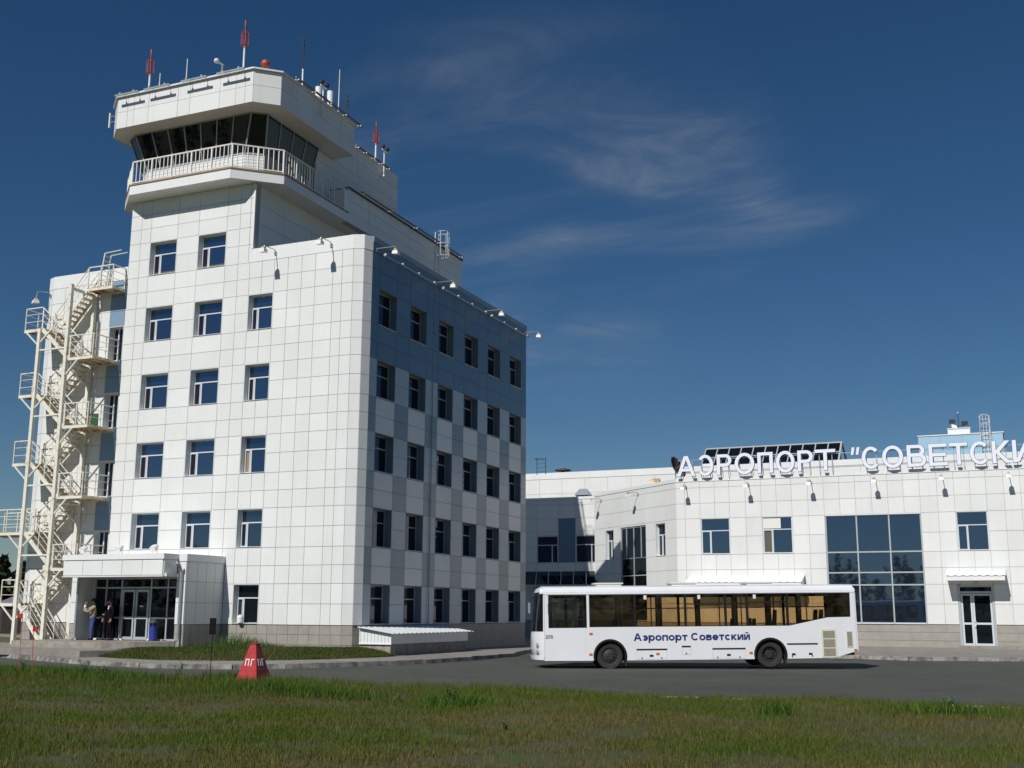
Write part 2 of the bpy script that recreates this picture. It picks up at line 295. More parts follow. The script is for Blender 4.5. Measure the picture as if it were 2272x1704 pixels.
def glyph(ch, x0, x1, z0, z1, t):               # bold sans letters drawn as convex pieces in the xz plane
    P = []; w = x1-x0; h = z1-z0; xm = (x0+x1)/2; zm = (z0+z1)/2
    def rect(a, b, c, d): P.append([(a, c), (b, c), (b, d), (a, d)])
    def V(xa): rect(xa, xa+t, z0, z1)
    def H(za, a=x0, b=x1, q=0.92): rect(a, b, za, za+t*q)
    def D(xa, za, xb, zb):
        L = math.hypot(xb-xa, zb-za); hw = t*L/abs(zb-za)/2; P.append([(xa-hw, za), (xa+hw, za), (xb+hw, zb), (xb-hw, zb)])
    def A(cx, cz, rx, rz, a0, a1, n=18, q=0.92):
        n = max(4, int(n*abs(a1-a0)/360)); an = [math.radians(a0+(a1-a0)*i/n) for i in range(n+1)]
        for u, v in zip(an, an[1:]): P.append([(cx+rx*math.cos(u), cz+rz*math.sin(u)), (cx+rx*math.cos(v), cz+rz*math.sin(v)), (cx+(rx-t)*math.cos(v), cz+(rz-t*q)*math.sin(v)), (cx+(rx-t)*math.cos(u), cz+(rz-t*q)*math.sin(u))])
    def bowl(za, zb, xr):
        r = (zb-za)/2; xc = max(x0+t, xr-r*1.0); rect(x0+t, xc, zb-t*0.92, zb); rect(x0+t, xc, za, za+t*0.92); A(xc, (za+zb)/2, xr-xc, r, -90, 90, 24)
    if ch == 'А': hw = t*0.55; D(x0+hw, z0, xm-0.12*t, z1); D(x1-hw, z0, xm+0.12*t, z1); H(z0+h*0.24, x0+w*0.22, x1-w*0.22, 0.85)
    elif ch in 'Оо0': A(xm, zm, w/2, h/2, 0, 360, 32)
    elif ch in 'Сс': A(xm, zm, w/2, h/2, 42, 318, 32)
    elif ch in 'Ээ': A(xm, zm, w/2, h/2, -140, 140, 32); H(zm-t*0.46, x0+w*0.33, x1-t*0.5)
    elif ch == 'е': A(xm, zm, w/2, h/2, 0, 325, 32); H(zm-t*0.46, x0+t*0.5, x1-t*0.02)
    elif ch == 'Р': V(x0); bowl(z0+h*0.40, z1, x1)
    elif ch == 'р': rect(x0, x0+t, z0-h*0.38, z1); A(xm+t*0.15, zm, w/2-t*0.15, h/2, 0, 360, 30)
    elif ch in 'Вв': V(x0); bowl(z0+h*0.47, z1, x1-w*0.06); bowl(z0, z0+h*0.47+t*0.92*0.9, x1)
    elif ch in 'Пп': V(x0); V(x1-t); H(z1-t*0.92, x0+t, x1-t)
    elif ch == 'Г': V(x0); H(z1-t*0.92, x0+t, x1)
    elif ch in 'Тт': H(z1-t*0.92); rect(xm-t/2, xm+t/2, z0, z1-t*0.92)
    elif ch == 'Е': V(x0); H(z0, x0+t); H(z1-t*0.92, x0+t); H(zm-t*0.46, x0+t, x1-w*0.07)
    elif ch in 'Кк': V(x0); D(x0+t*1.25, zm, x1-t*0.72, z1); D(x0+t*1.25, zm+t*0.1, x1-t*0.62, z0); rect(x0+t, x0+t*1.5, zm-t*0.4, zm+t*0.4)
    elif ch in 'Иий':
        V(x0); V(x1-t); D(x0+t*1.1, z0+t*0.2, x1-t*1.1, z1-t*0.2)
        if ch == 'й': A(xm, z1+h*0.36, w*0.30, h*0.22, 190, 350, 24, 0.75)
    elif ch == '"':
        for a in (x0, x0+w*0.56): P.append([(a, z0), (a+w*0.26, z0), (a+w*0.44, z1), (a+w*0.12, z1)])
    elif ch == '2': A(xm, z1-h*0.28, w/2, h*0.28, -20, 165, 24); D(x1-t*1.0, z0+h*0.62, x0+t*0.9, z0+t*0.6); H(z0)
    return P
def letters_mesh(items, depth, mats):           # items: (char, x0, x1, z0, z1, stroke); front faces look to -y
    mb = MB(); k = 0
    for it in items:
        for poly in glyph(*it):
            ar = sum(poly[i][0]*poly[(i+1) % len(poly)][1]-poly[(i+1) % len(poly)][0]*poly[i][1] for i in range(len(poly)))
            if ar < 0: poly = poly[::-1]
            k += 1; f = -0.0002*(k % 9); n = len(poly)
            mb.add([(x, f, z) for x, z in poly]+[(x, depth+f, z) for x, z in poly], [tuple(range(n))], 0)
            o = len(mb.v)-2*n; mb.f += [tuple(o+2*n-1-i for i in range(n))]+[(o+i, o+n+i, o+n+(i+1) % n, o+(i+1) % n) for i in range(n)]; mb.mi += [min(1, len(mats)-1)]*(n+1)
    return mb.mesh('lettering', mats)

# ------------------------------------------------------------------ cladding
PIECES = []          # (thing, name, frame, u0,u1,z0,z1,thickness,material, d0)
GAP = 0.0095
def cell_open(u0, u1, z0, z1, ops):
    uc, zc = (u0+u1)/2, (z0+z1)/2
    return any(o[0]-1e-3 < uc < o[1]+1e-3 and o[2]-1e-3 < zc < o[3]+1e-3 for o in ops)
def cuts(vals, lo, hi, extra):
    s = sorted(set([lo, hi]+[v for v in list(vals)+list(extra) if lo-1e-6 <= v <= hi+1e-6])); r = [s[0]]
    for v in s[1:]:
        if v-r[-1] > 0.02: r.append(v)
    return r
def facade(th, fr, ucols, zrows, ops, matf, name='panel', t=0.03, back='joint', thick=0.42, wallname='wall', ucolf=None):
    u0, u1, z0, z1 = ucols[0], ucols[-1], zrows[0], zrows[-1]
    us = cuts([], u0, u1, [o[i] for o in ops for i in (0, 1)]); zs = cuts([], z0, z1, [o[i] for o in ops for i in (2, 3)])
    w = MB()
    for i in range(len(us)-1):
        j = 0
        while j < len(zs)-1:
            if cell_open(us[i], us[i+1], zs[j], zs[j+1], ops): j += 1; continue
            k = j
            while k+1 < len(zs)-1 and not cell_open(us[i], us[i+1], zs[k+1], zs[k+2], ops): k += 1
            w.fbox(fr, us[i], us[i+1], zs[j], zs[k+1], -thick, -t); j = k+1
    w.build(wallname, back, th)
    for j in range(len(zrows)-1):
        cols = ucolf(j, ucols) if ucolf else ucols
        for i in range(len(cols)-1):
            a, b, c, d = cols[i], cols[i+1], zrows[j], zrows[j+1]
            aa, bb, cc, dd = a, b, c, d; skip = False
            for o in ops:                      # trim panels to openings
                if o[0] < bb-1e-3 and o[1] > aa+1e-3 and o[2] < dd-1e-3 and o[3] > cc+1e-3:
                    if o[0] <= aa+0.02 and o[1] >= bb-0.02:
                        if o[2] <= cc+0.02 and o[3] >= dd-0.02: skip = True
                        elif o[2] <= cc+0.02: cc = o[3]
                        elif o[3] >= dd-0.02: dd = o[2]
                        else: PIECES.append((th, name, fr, aa, bb, o[3], dd, t, matf(i, j, (a+b)/2, (o[3]+dd)/2), -t)); dd = o[2]
                    elif o[0] <= aa+0.02: aa = o[1]
                    elif o[1] >= bb-0.02: bb = o[0]
                    else: PIECES.append((th, name, fr, o[1], bb, cc, dd, t, matf(i, j, (a+b)/2, (c+d)/2), -t)); bb = o[0]
            if skip or bb-aa < 0.04 or dd-cc < 0.04: continue
            PIECES.append((th, name, fr, aa, bb, cc, dd, t, matf(i, j, (a+b)/2, (c+d)/2), -t))
def flush_pieces():
    groups = {}
    for p in PIECES:
        th, name, fr, u0, u1, z0, z1 = p[:7]
        q = [project(fr.p(u, 0, z)) for u, z in ((u0, z0), (u1, z0), (u1, z1), (u0, z1))]
        A = 0
        if all(q):
            A = abs(sum(q[i][0]*q[(i+1) % 4][1]-q[(i+1) % 4][0]*q[i][1] for i in range(4)))/2
            cxm = sum(a[0] for a in q)/4
            if fr.N.dot(CAM-fr.p(u0, 0, z0)) <= 0 or cxm < -60 or cxm > 2330: A = 0
        groups.setdefault((th, name), []).append((A, p))
    cache = {}
    for (th, name), L in groups.items():
        L.sort(key=lambda a: -a[0]); rest = []
        for n, (A, p) in enumerate(L):
            _, _, fr, u0, u1, z0, z1, t, m, d0 = p
            if n >= 298 or A < 12: rest.append(p); continue
            w, h = round(u1-u0, 2), round(z1-z0, 2); key = (w, h, t, m)
            if key not in cache:
                mb = MB(); g = GAP; mb.box(-w/2+g, -t, -h/2+g, w/2-g, 0, h/2-g); cache[key] = mb.mesh(name, m)
            o = link(name, cache[key], th); c = fr.p((u0+u1)/2, d0, (z0+z1)/2)
            X, Y = fr.U, -fr.N
            tilt = Matrix.Rotation(random.uniform(-0.0016, 0.0016), 4, 'Z') @ Matrix.Rotation(random.uniform(-0.0012, 0.0012), 4, 'X')
            o.matrix_basis = Matrix(((X.x, Y.x, 0, c.x), (X.y, Y.y, 0, c.y), (0, 0, 1, c.z), (0, 0, 0, 1))) @ tilt
        if rest:
            ms = sorted(set(p[8] for p in rest)); mb = MB()
            for p in rest:
                _, _, fr, u0, u1, z0, z1, t, m, d0 = p; mb.fbox(fr, u0+GAP, u1-GAP, z0+GAP, z1-GAP, d0, d0+t, ms.index(m))
            o = mb.build(name+'_field', ms, th); o['kind'] = 'stuff'
def ops_ucolf(mid, ops):
    return None

def window(th, fr, o, depth=0.38, glass='window_glass', mull=0.30, trans=0.66, frame='frame_pvc', sill=True, sash='left', fw=0.048, name='window', blind=False, openp=None, reveal='reveal_white'):
    u0, u1, z0, z1 = o; L = 0.03; e = 0.003
    mb = MB(); mb.fbox(fr, u0, u0+L, z0, z1, -depth, 0.004); mb.fbox(fr, u1-L, u1, z0, z1, -depth, 0.004); mb.fbox(fr, u0+L, u1-L, z1-L, z1, -depth, 0.004); mb.fbox(fr, u0+L, u1-L, z0, z0+L, -depth, -0.01)
    w = mb.build(name, reveal, th)
    a0, a1, b0, b1 = u0+L, u1-L, z0+L, z1-L; d0, d1 = -depth+0.02, -depth+0.09
    f = MB(); f.fbox(fr, a0, a0+fw, b0, b1, d0, d1); f.fbox(fr, a1-fw, a1, b0, b1, d0, d1); f.fbox(fr, a0+fw, a1-fw, b0, b0+fw, d0, d1); f.fbox(fr, a0+fw, a1-fw, b1-fw, b1, d0, d1)
    zt = b0+(b1-b0)*trans if trans else b1-fw; panes = []
    if trans: f.fbox(fr, a0+fw, a1-fw, zt-0.027, zt+0.027, d0, d1); panes.append((a0+fw, a1-fw, zt+0.027, b1-fw))
    zl = zt-0.027 if trans else b1-fw
    if mull:
        ms = mull if isinstance(mull, (list, tuple)) else [mull]; prev = a0+fw
        for q in ms:
            um = a0+(a1-a0)*q; f.fbox(fr, um-0.035, um+0.035, b0+fw, zl, d0, d1); panes.append((prev, um-0.035, b0+fw, zl)); prev = um+0.035
        panes.append((prev, a1-fw, b0+fw, zl))
        if sash == 'left':
            p = panes[1 if trans else 0]; g = 0.035
            f.fbox(fr, p[0], p[0]+g, p[2], p[3], d0+0.01, d1+0.02); f.fbox(fr, p[1]-g, p[1], p[2], p[3], d0+0.01, d1+0.02); f.fbox(fr, p[0]+g, p[1]-g, p[2], p[2]+g, d0+0.01, d1+0.02); f.fbox(fr, p[0]+g, p[1]-g, p[3]-g, p[3], d0+0.01, d1+0.02)
    else: panes.append((a0+fw, a1-fw, b0+fw, zl))
    f.build('frame', frame, w)
    for n, p in enumerate(panes):
        pm = MB(); x = random.uniform(-0.0025, 0.0025); y = random.uniform(-0.0025, 0.0025)
        q = fr.p; pm.hexa([q(p[0], d0+0.03+x, p[2]), q(p[1], d0+0.03-x, p[2]), q(p[1], d0+0.01, p[2]), q(p[0], d0+0.01, p[2]), q(p[0], d0+0.03+x+y, p[3]), q(p[1], d0+0.03-x+y, p[3]), q(p[1], d0+0.01, p[3]), q(p[0], d0+0.01, p[3])])
        pm.build('pane', openp[1] if openp and openp[0] == n else glass, w)
    if sill: s = MB(); q = fr.p; s.hexa([q(u0+L, 0.035, z0+L+0.004), q(u1-L, 0.035, z0+L+0.004), q(u1-L, d1, z0+L+0.004), q(u0+L, d1, z0+L+0.004), q(u0+L, 0.035, z0+L+0.02), q(u1-L, 0.035, z0+L+0.02), q(u1-L, d1, z0+L+0.045), q(u0+L, d1, z0+L+0.045)]); s.build('sill', 'sill', w)
    return w
def grid_glazing(th, fr, us, zs, d, mull_w=0.06, glass='window_glass', frame='frame_grey', name='glazing', skip=()):
    f = MB()
    for u in us: f.fbox(fr, u-mull_w/2, u+mull_w/2, zs[0], zs[-1], d-0.05, d+0.05)
    for i in range(len(us)-1):
        for z in zs: f.fbox(fr, us[i]+mull_w/2, us[i+1]-mull_w/2, z-mull_w/2+0.001, z+mull_w/2-0.001, d-0.05, d+0.045)
    fo = f.build(name, frame, th)
    for i in range(len(us)-1):
        for j in range(len(zs)-1):
            if (i, j) in skip: continue
            p = MB(); x = random.uniform(-0.003, 0.003); y = random.uniform(-0.004, 0.004); q = fr.p; m = mull_w/2
            u0, u1, z0, z1 = us[i]+m, us[i+1]-m, zs[j]+m, zs[j+1]-m
            p.hexa([q(u0, d+x, z0), q(u1, d-x, z0), q(u1, d-0.03, z0), q(u0, d-0.03, z0), q(u0, d+x+y, z1), q(u1, d-x+y, z1), q(u1, d-0.03, z1), q(u0, d-0.03, z1)])
            p.build('pane', glass, fo)
    return fo

# ------------------------------------------------------------------ ground, road, pavements
ZR = -0.35; ZP = -0.22
def sheet(poly, z): return MB().add([(x, y, z) for x, y in poly], [tuple(range(len(poly)))])
struct('ground', sheet([(-3000, -3000), (3000, -3000), (3000, 3000), (-3000, 3000)], -0.37), 'meadow')
NEAR = [(-90, 10), (-40, -4.5), (-20, -10.5), (-11, -13.0), (-3, -14.6), (3, -15.4), (9, -15.6), (15, -15.6), (21, -15.3), (26, -15.1), (40, -15.2), (90, -15.5)]
KERB = [(-80, 20), (-30, 1.4), (-13.4, -5.8), (-8.7, -7.9), (-5.2, -9.35), (-2.3, -10.1), (-0.6, -10.0), (0.9, -9.3), (2.2, -8.1), (3.2, -6.4), (4.1, -4.2), (4.6, -2.4), (4.85, 1.0), (4.8, 5.5), (3.7, 9.5), (3.0, 13.0), (5.5, 16.0), (10, 15.5), (15, 12.6), (19, 10.9), (21, 10.3), (25.4, 12.0), (34, 13.5), (90, 14)]
def edge_y(x, line=NEAR):
    return float(np.interp(x, [p[0] for p in line], [p[1] for p in line]))
struct('road', sheet(NEAR+[(90, 40), (-80, 40), (-90, 20)], ZR), 'asphalt')
pv = struct('pavement', MB().prism(KERB+[(90, 70), (-80, 70)], -0.36, ZP), 'pavement')
kb_meshes = {}
for i in range(len(KERB)-1):                       # kerb stones, one object each
    a, b = Vector((*KERB[i], 0)), Vector((*KERB[i+1], 0)); L = (b-a).length
    if i in (0, len(KERB)-2): continue
    n = max(1, round(L/1.0)); seg = round(L/n, 3); d = (b-a).normalized(); nrm = Vector((d.y, -d.x, 0))
    for k in range(n):
        if seg not in kb_meshes:
            mb = MB(); g = 0.008; mb.hexa([(g, -0.10, 0), (seg-g, -0.10, 0), (seg-g, 0.08, 0), (g, 0.08, 0), (g, -0.075, 0.165), (seg-g, -0.075, 0.165), (seg-g, 0.08, 0.165), (g, 0.08, 0.165)]); kb_meshes[seg] = mb.mesh('kerb_stone', 'kerb')
        o = link('kerb_stone', kb_meshes[seg], pv); p = a+d*(k*seg); o.location = (p.x, p.y, ZR-0.005+random.uniform(-0.012, 0.012)); o.rotation_euler = (random.uniform(-0.02, 0.02), 0, math.atan2(d.y, d.x)+random.uniform(-0.008, 0.008))
# near field with gentle bumps
def fz(x, y):
    return -0.285+0.05*math.sin(x*0.31+1.3)*math.cos(y*0.27)+0.03*math.sin(x*0.9+y*0.7)
mb = MB(); NX, NY = 90, 40; xs = np.linspace(-45, 75, NX)
for x in xs:
    e = edge_y(x)
    for j in range(NY):
        t = j/(NY-1); y = -62+(e+62)*t; z = fz(x, y)*1.0
        if j == NY-1: z = ZR+0.004
        mb.v.append((x, y+(random.uniform(-0.12, 0.12) if j == NY-1 else 0), z))
for i in range(NX-1):
    for j in range(NY-1): a = i*NY+j; mb.f.append((a, a+NY, a+NY+1, a+1)); mb.mi.append(0)
mb.smooth = True
struct('field', mb, 'soil')
kl = MB()                                         # pale concrete edging showing along the road edge
for i in range(5, len(NEAR)-2):
    a, b = Vector((*NEAR[i], 0)), Vector((*NEAR[i+1], 0)); L = (b-a).length; n = int(L/1.2)
    for k in range(n):
        if random.random() < 0.3: continue
        p = a.lerp(b, (k+0.1)/n); q = a.lerp(b, (k+0.85)/n); kl.beam((p.x, p.y+0.14, ZR+0.0), (q.x, q.y+0.14, ZR+0.0), 0.10, 0.08)
struct('road_edging', kl, 'edging')
# lawn beside the tower
LE = [(-8.4, -6.0), (-6.2, -6.9), (-3.7, -7.5), (-1.3, -6.6), (0.2, -5.2), (1.15, -3.6), (1.75, -1.4), (1.9, 0.2)]
LI = [(-7.3, -4.3), (-6.7, -3.0), (-5.8, -0.3), (-4.2, -0.1), (-2.6, -0.05), (-1.6, 0.0), (-0.4, 0.0), (0.1, 0.3)]
mb = MB(); K = 6
for (a, b) in zip(LE, LI):
    for k in range(K): t = k/(K-1); mb.v.append((a[0]+(b[0]-a[0])*t, a[1]+(b[1]-a[1])*t, ZP+0.005+(0.22*(1-(1-t)**2) if k else 0)))
for i in range(len(LE)-1):
    for k in range(K-1): a = i*K+k; mb.f.append((a, a+K, a+K+1, a+1)); mb.mi.append(0)
struct('lawn', mb, 'soil')
struct('side_lawn', sheet([(-80, 25), (-32, 3.4), (-19.6, -1.5), (-19.2, 30), (-80, 60)], ZP+0.01), 'meadow')
struct('side_path', sheet([(-80, 34), (-28, 12.5), (-19.4, 9), (-19.4, 11.5), (-28, 15.5), (-80, 38)], ZP+0.016), 'concrete')
# entrance terrace and its step
mb = MB(); mb.prism([(-30, -1.2), (-16.5, -5.0), (-12.5, -6.4), (-8.1, -6.9), (-7.3, -5.0), (-7.3, 0.2), (-30, 0.2)], ZP+0.004, 0.02); struct('terrace', mb, 'pavement')
mb = MB(); mb.prism([(-14.4, -4.3), (-9.2, -4.6), (-8.1, -3.9), (-7.1, -2.6), (-7.1, -1.0), (-14.4, -1.0)], 0.02, 0.285); struct('porch_step', mb, 'concrete')

# ------------------------------------------------------------------ control tower
TW = thing('control_tower', 'white panelled airport control tower with glazed cab and blue side wall', 'building', (-9, 9, 0), world=True)
S = [1.0+3.29*k for k in range(7)]
def rows(k0, k1):
    r = []
    for k in range(k0, k1): r += [S[k], S[k]+0.88, S[k]+1.73, S[k]+2.51]
    return r+[S[k1]]
FR = Frame((0, 0), (1, 0)); SD = Frame((0, 0), (0, 1))
W1, W2, W3 = (-12.17, -10.52), (-9.27, -7.62), (-6.2, -4.82)
wins = []
for k in range(1, 5):
    for a in (W1, W2, W3): wins.append((a[0], a[1], S[k], S[k]+1.73, k))
wins.append((*W3, S[0], S[0]+1.73, 0))
doors = [(-14.35, -13.43, S[k]-0.76, S[k]+0.97, k) for k in range(1, 5)]
UC = [-18.17, -17.35, -16.5, -15.65, -14.9, -14.35, -13.43, -12.77, W1[0], W1[1], W2[0], W2[1], -6.88, W3[0], -5.51, W3[1], -4.07, -3.33, -2.6, -1.67, -1.19, -0.63]
RW = rows(0, 5)
annex_op = (-12.95, -6.72, 1.0, S[0]+2.51)
facade(TW, FR, UC, RW, [w[:4] for w in wins+doors]+[annex_op], lambda i, j, u, z: 'mid_blue_panel' if -14.35 < u < -13.43 else 'white_panel')
UC2 = [-13.43, -12.77, W1[0], W1[1], W2[0], W2[1], -6.88, -6.3, -6.1]
wins5 = [(*W1, S[5], S[5]+1.73, 5), (*W2, S[5], S[5]+1.73, 5)]
facade(TW, FR, UC2, [S[5], S[5]+0.88, S[5]+1.73, S[5]+2.45, 20.62, 21.36], [w[:4] for w in wins5], lambda *a: 'white_panel')
for n, w in enumerate(wins+wins5):
    op = (1, 'interior_dark') if (w[4] == 0) else None
    if w[4] == 3-1 and w[0] == W3[0]: op = (1, 'rail_brown')
    window(TW, FR, w[:4], mull=0.27, openp=op or (1, 'sash_glass'), glass=('dark_glass', 'window_glass', random.choice(('window_glass', 'mid_glass')), 'mid_glass', random.choice(('upper_glass', 'mid_glass')), 'upper_glass')[w[4]])
for d in doors:
    wd = window(TW, FR, d[:4], depth=0.42, mull=0.35, trans=None, glass='side_glass', sill=False, sash=None, name='door')
# rounded corners (two facets each)
FC = [Frame((-0.63, 0), (0.445, 0.185)), Frame((-0.185, 0.185), (0.185, 0.445)), Frame((-18.8, 0.63), (0.185, -0.445)), Frame((-18.615, 0.185), (0.445, -0.185))]
fl = math.hypot(0.445, 0.185)
for f in FC: facade(TW, f, [0.0, fl], RW, [], lambda *a: 'white_panel', thick=0.2, wallname='corner_wall')
# side wall
SC_ = [0.63, 1.26, 2.95, 4.25, 5.95, 6.63, 7.21, 8.9, 10.16, 11.88, 13.08, 14.77, 16.05, 17.75, 18.5]
SWc = [(1.26, 2.95), (4.25, 5.95), (7.21, 8.9), (10.16, 11.88), (13.08, 14.77), (16.05, 17.75)]
swins = [(a, b, S[k], S[k]+1.73, k, n) for k in range(0, 5) for n, (a, b) in enumerate(SWc)]
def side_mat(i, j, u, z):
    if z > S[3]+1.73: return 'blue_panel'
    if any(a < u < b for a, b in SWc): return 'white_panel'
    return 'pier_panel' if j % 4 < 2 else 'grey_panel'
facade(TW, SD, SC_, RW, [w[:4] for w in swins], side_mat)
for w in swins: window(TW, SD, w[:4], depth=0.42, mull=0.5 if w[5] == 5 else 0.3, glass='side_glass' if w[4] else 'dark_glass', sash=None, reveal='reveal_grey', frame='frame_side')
# copings, roof, core
def wall_coping(fr, u0, u1, z0, z1, d1=0.012, m='white_coping'): MB().fbox(fr, u0, u1, z0, z1, -0.25, d1).build('coping', m, TW)
wall_coping(FR, -6.1, -0.63, S[5]+0.005, 18.1); wall_coping(FR, -18.17, -13.43, S[5]+0.005, 18.1)
for f in FC: wall_coping(f, 0, fl, S[5]+0.005, 18.1)
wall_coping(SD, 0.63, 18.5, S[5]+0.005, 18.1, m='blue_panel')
MB().fbox(SD, 0.63, 18.5, 17.9, 18.14, -0.3, 0.045).build('coping_cap', 'grey_panel', TW)
core = MB(); core.box(-18.35, 0.45, -0.3, -0.45, 18.1, 17.55); core.box(-13.0, 0.45, 17.55, -6.52, 19.4, 21.34); core.build('core', 'interior_dark', TW)
ow = MB(); ow.box(-18.8, 0.63, 0.9, -18.36, 18.5, 18.1); ow.box(-18.36, 18.11, 0.9, -0.44, 18.5, 18.1); ow.box(-13.43, 0.43, 17.56, -13.01, 19.5, 21.35); ow.box(-13.0, 19.41, 17.56, -6.1, 19.5, 21.35); ow.build('rear_wall', 'white_coping', TW)
MB().box(-18.3, 0.3, 17.56, -0.3, 18.1, 17.7).build('roof', 'roof_felt', TW)
# plinth tiles
def plinth(th, fr, u0, u1, off, w=0.53, rws=(-0.3, 0.18, 0.6, 0.985), ops=()):
    f2 = Frame(fr.O+fr.N*off, fr.U); n = max(1, round((u1-u0)/w)); us = [u0+(u1-u0)*i/n for i in range(n+1)]
    facade(th, f2, us, list(rws), list(ops), lambda *a: 'plinth_tile', name='tile', t=0.02, thick=0.3, wallname='plinth_wall')
plinth(TW, FR, -18.17, -0.63, -0.03)
for f in FC: plinth(TW, f, 0, fl, -0.03)
plinth(TW, SD, 0.63, 18.5, -0.03)
# shaft side (right)
SH = Frame((-6.1, 0), (0, 1))
facade(TW, SH, [0.03, 2.4, 4.8, 7.2, 9.6, 12.0, 14.4, 16.9, 19.4], [17.7, 18.6, 19.5, 20.4, 21.36], [], lambda *a: 'white_panel')
MB().box(-6.16, -0.03, 18.1, -6.06, 0.06, 21.3).build('corner_strip', 'white_coping', TW)
# balcony
BAL = [(-12.75, -1.0), (-6.8, -1.0), (-5.0, 0.65), (-5.0, 6.3), (-14.5, 6.3), (-14.5, 0.65)]
MB().prism(BAL, 21.36, 21.80).build('balcony_slab', 'soffit', TW)
def off_poly(poly, d):
    r = []
    n = len(poly)
    for i in range(n):
        p0, p1, p2 = Vector(poly[i-1]), Vector(poly[i]), Vector(poly[(i+1) % n]); a = (p1-p0).normalized(); b = (p2-p1).normalized()
        na, nb = Vector((a.y, -a.x)), Vector((b.y, -b.x)); bis = (na+nb).normalized(); r.append(tuple(p1+bis*(d/max(0.3, bis.dot(na)))))
    return r
fas = MB()
for a, b in zip(BAL, BAL[1:]+BAL[:1]):
    f = Frame(a, Vector(b)-Vector(a)); fas.fbox(f, -0.002, (Vector(b)-Vector(a)).length+0.002, 21.345, 21.86, 0.004, 0.03)
fas.build('fascia', 'white_coping', TW)
MB().prism(off_poly(BAL, 0.07), 21.805, 21.87).build('balcony_edge', 'rail_brown', TW)
soff = MB()
for k in range(14): soff.box(-14.3, -0.9+0.0, 21.33, -14.29, 6, 21.335)
rail = MB(); bpts = off_poly(BAL, -0.06); path = [bpts[5], bpts[0], bpts[1], bpts[2], bpts[3]]
posts = MB(); bal_list = []
for a, b in zip(path, path[1:]):
    A, B = Vector((*a, 0)), Vector((*b, 0)); L = (B-A).length; d = (B-A)/L
    rail.beam(A+Vector((0, 0, 23.06)), B+Vector((0, 0, 23.06)), 0.06, 0.05); rail.beam(A+Vector((0, 0, 23.095)), B+Vector((0, 0, 23.095)), 0.05, 0.018, m=1); rail.beam(A+Vector((0, 0, 21.98)), B+Vector((0, 0, 21.98)), 0.05, 0.05)
    nb = max(1, round(L/1.15))
    for i in range(nb+1):
        p = A+d*(L*i/nb)
        if i or a == path[0]: rail.beam((p.x, p.y, 21.87), (p.x, p.y, 23.03), 0.075)
        if i < nb:
            for q in range(1, 5): bal_list.append(A+d*(L*(i+q/5)/nb))
ro = rail.build('railing', ['rail_white', 'rail_brown'], TW)
bmesh_ = MB().box(-0.018, -0.018, 0, 0.018, 0.018, 1.03).mesh('baluster', 'rail_white')
for p in bal_list: o = link('baluster', bmesh_, ro); o.location = (p.x, p.y, 22.005)
# cab: sill wall with horizontal boards, leaning glass, roof band
CB = [(-14.4, 4.9), (-13.85, 1.05), (-13.1, 0.5), (-7.2, 0.5), (-6.45, 1.05), (-6.45, 4.9)]
CT = [(-14.4, 4.9), (-14.3, 0.45), (-13.57, 0.0), (-6.56, 0.0), (-5.95, 0.45), (-5.95, 4.9)]
MB().prism([CB[1], CB[2], CB[3], CB[4], CB[5], (-13.85, 4.9)], 21.86, 23.2).build('sill_wall', 'joint', TW)
for a, b in ((1, 2), (2, 3), (3, 4)):
    A, B = Vector(CB[a]), Vector(CB[b]); f = Frame(A, B-A); L = (B-A).length
    for k in range(8): PIECES.append((TW, 'board', f, -0.01, L+0.01, 21.9+k*0.165, 21.9+(k+1)*0.165, 0.022, 'white_coping', 0.001))
gl = MB(); mu = MB()
def lean(a, b, n, last=True):
    for i in range(n):
        t0, t1 = i/n, (i+1)/n
        def P(t, top, inset=0.0):
            q = Vector(CT[a]).lerp(Vector(CT[b]), t) if top else Vector(CB[a]).lerp(Vector(CB[b]), t); return Vector((q.x, q.y, 25.0 if top else 23.2))
        A, B, C, D = P(t0, 0), P(t1, 0), P(t1, 1), P(t0, 1); nn = (B-A).cross(D-A).normalized()*0.02
        pm = MB(); pm.hexa([A, B, B-nn, A-nn, D, C, C-nn, D-nn]); pm.build('cab_pane', 'cab_glass', TW)
        mu.beam(A+nn, D+nn, 0.05, 0.05, up=nn.normalized())
        if i == n-1: mu.beam(B+nn, C+nn, 0.05, 0.05, up=nn.normalized())
    A, B, C, D = Vector((*CB[a], 23.2)), Vector((*CB[b], 23.2)), Vector((*CT[b], 24.98)), Vector((*CT[a], 24.98)); mu.beam(A, B, 0.1, 0.08); mu.beam(D, C, 0.1, 0.06)
lean(1, 2, 1); lean(2, 3, 7); lean(3, 4, 1); lean(4, 5, 4)
mu.build('cab_mullion', 'frame_side', TW)
MB().prism([(-13.6, 1.6), (-12.9, 1.2), (-7.4, 1.2), (-6.9, 1.6), (-6.9, 4.8), (-13.6, 4.8)], 23.2, 24.98).build('cab_interior', 'interior_dark', TW)
BAND = [(-13.94, -1.0), (-5.8, -1.0), (-4.83, -0.13), (-4.83, 6.5), (-14.9, 6.5), (-14.9, -0.13)]
MB().prism(off_poly(BAND, -0.035), 25.0, 26.58).build('cab_roof', 'soffit', TW)
def band_face(a, b, us):
    A, B = Vector(a), Vector(b); f = Frame(A, B-A); L = (B-A).length
    for i in range(len(us)-1):
        for z0, z1 in ((24.97, 25.83), (25.83, 26.6)): PIECES.append((TW, 'panel', f, us[i]*L, us[i+1]*L, z0, z1, 0.03, 'white_panel', -0.03))
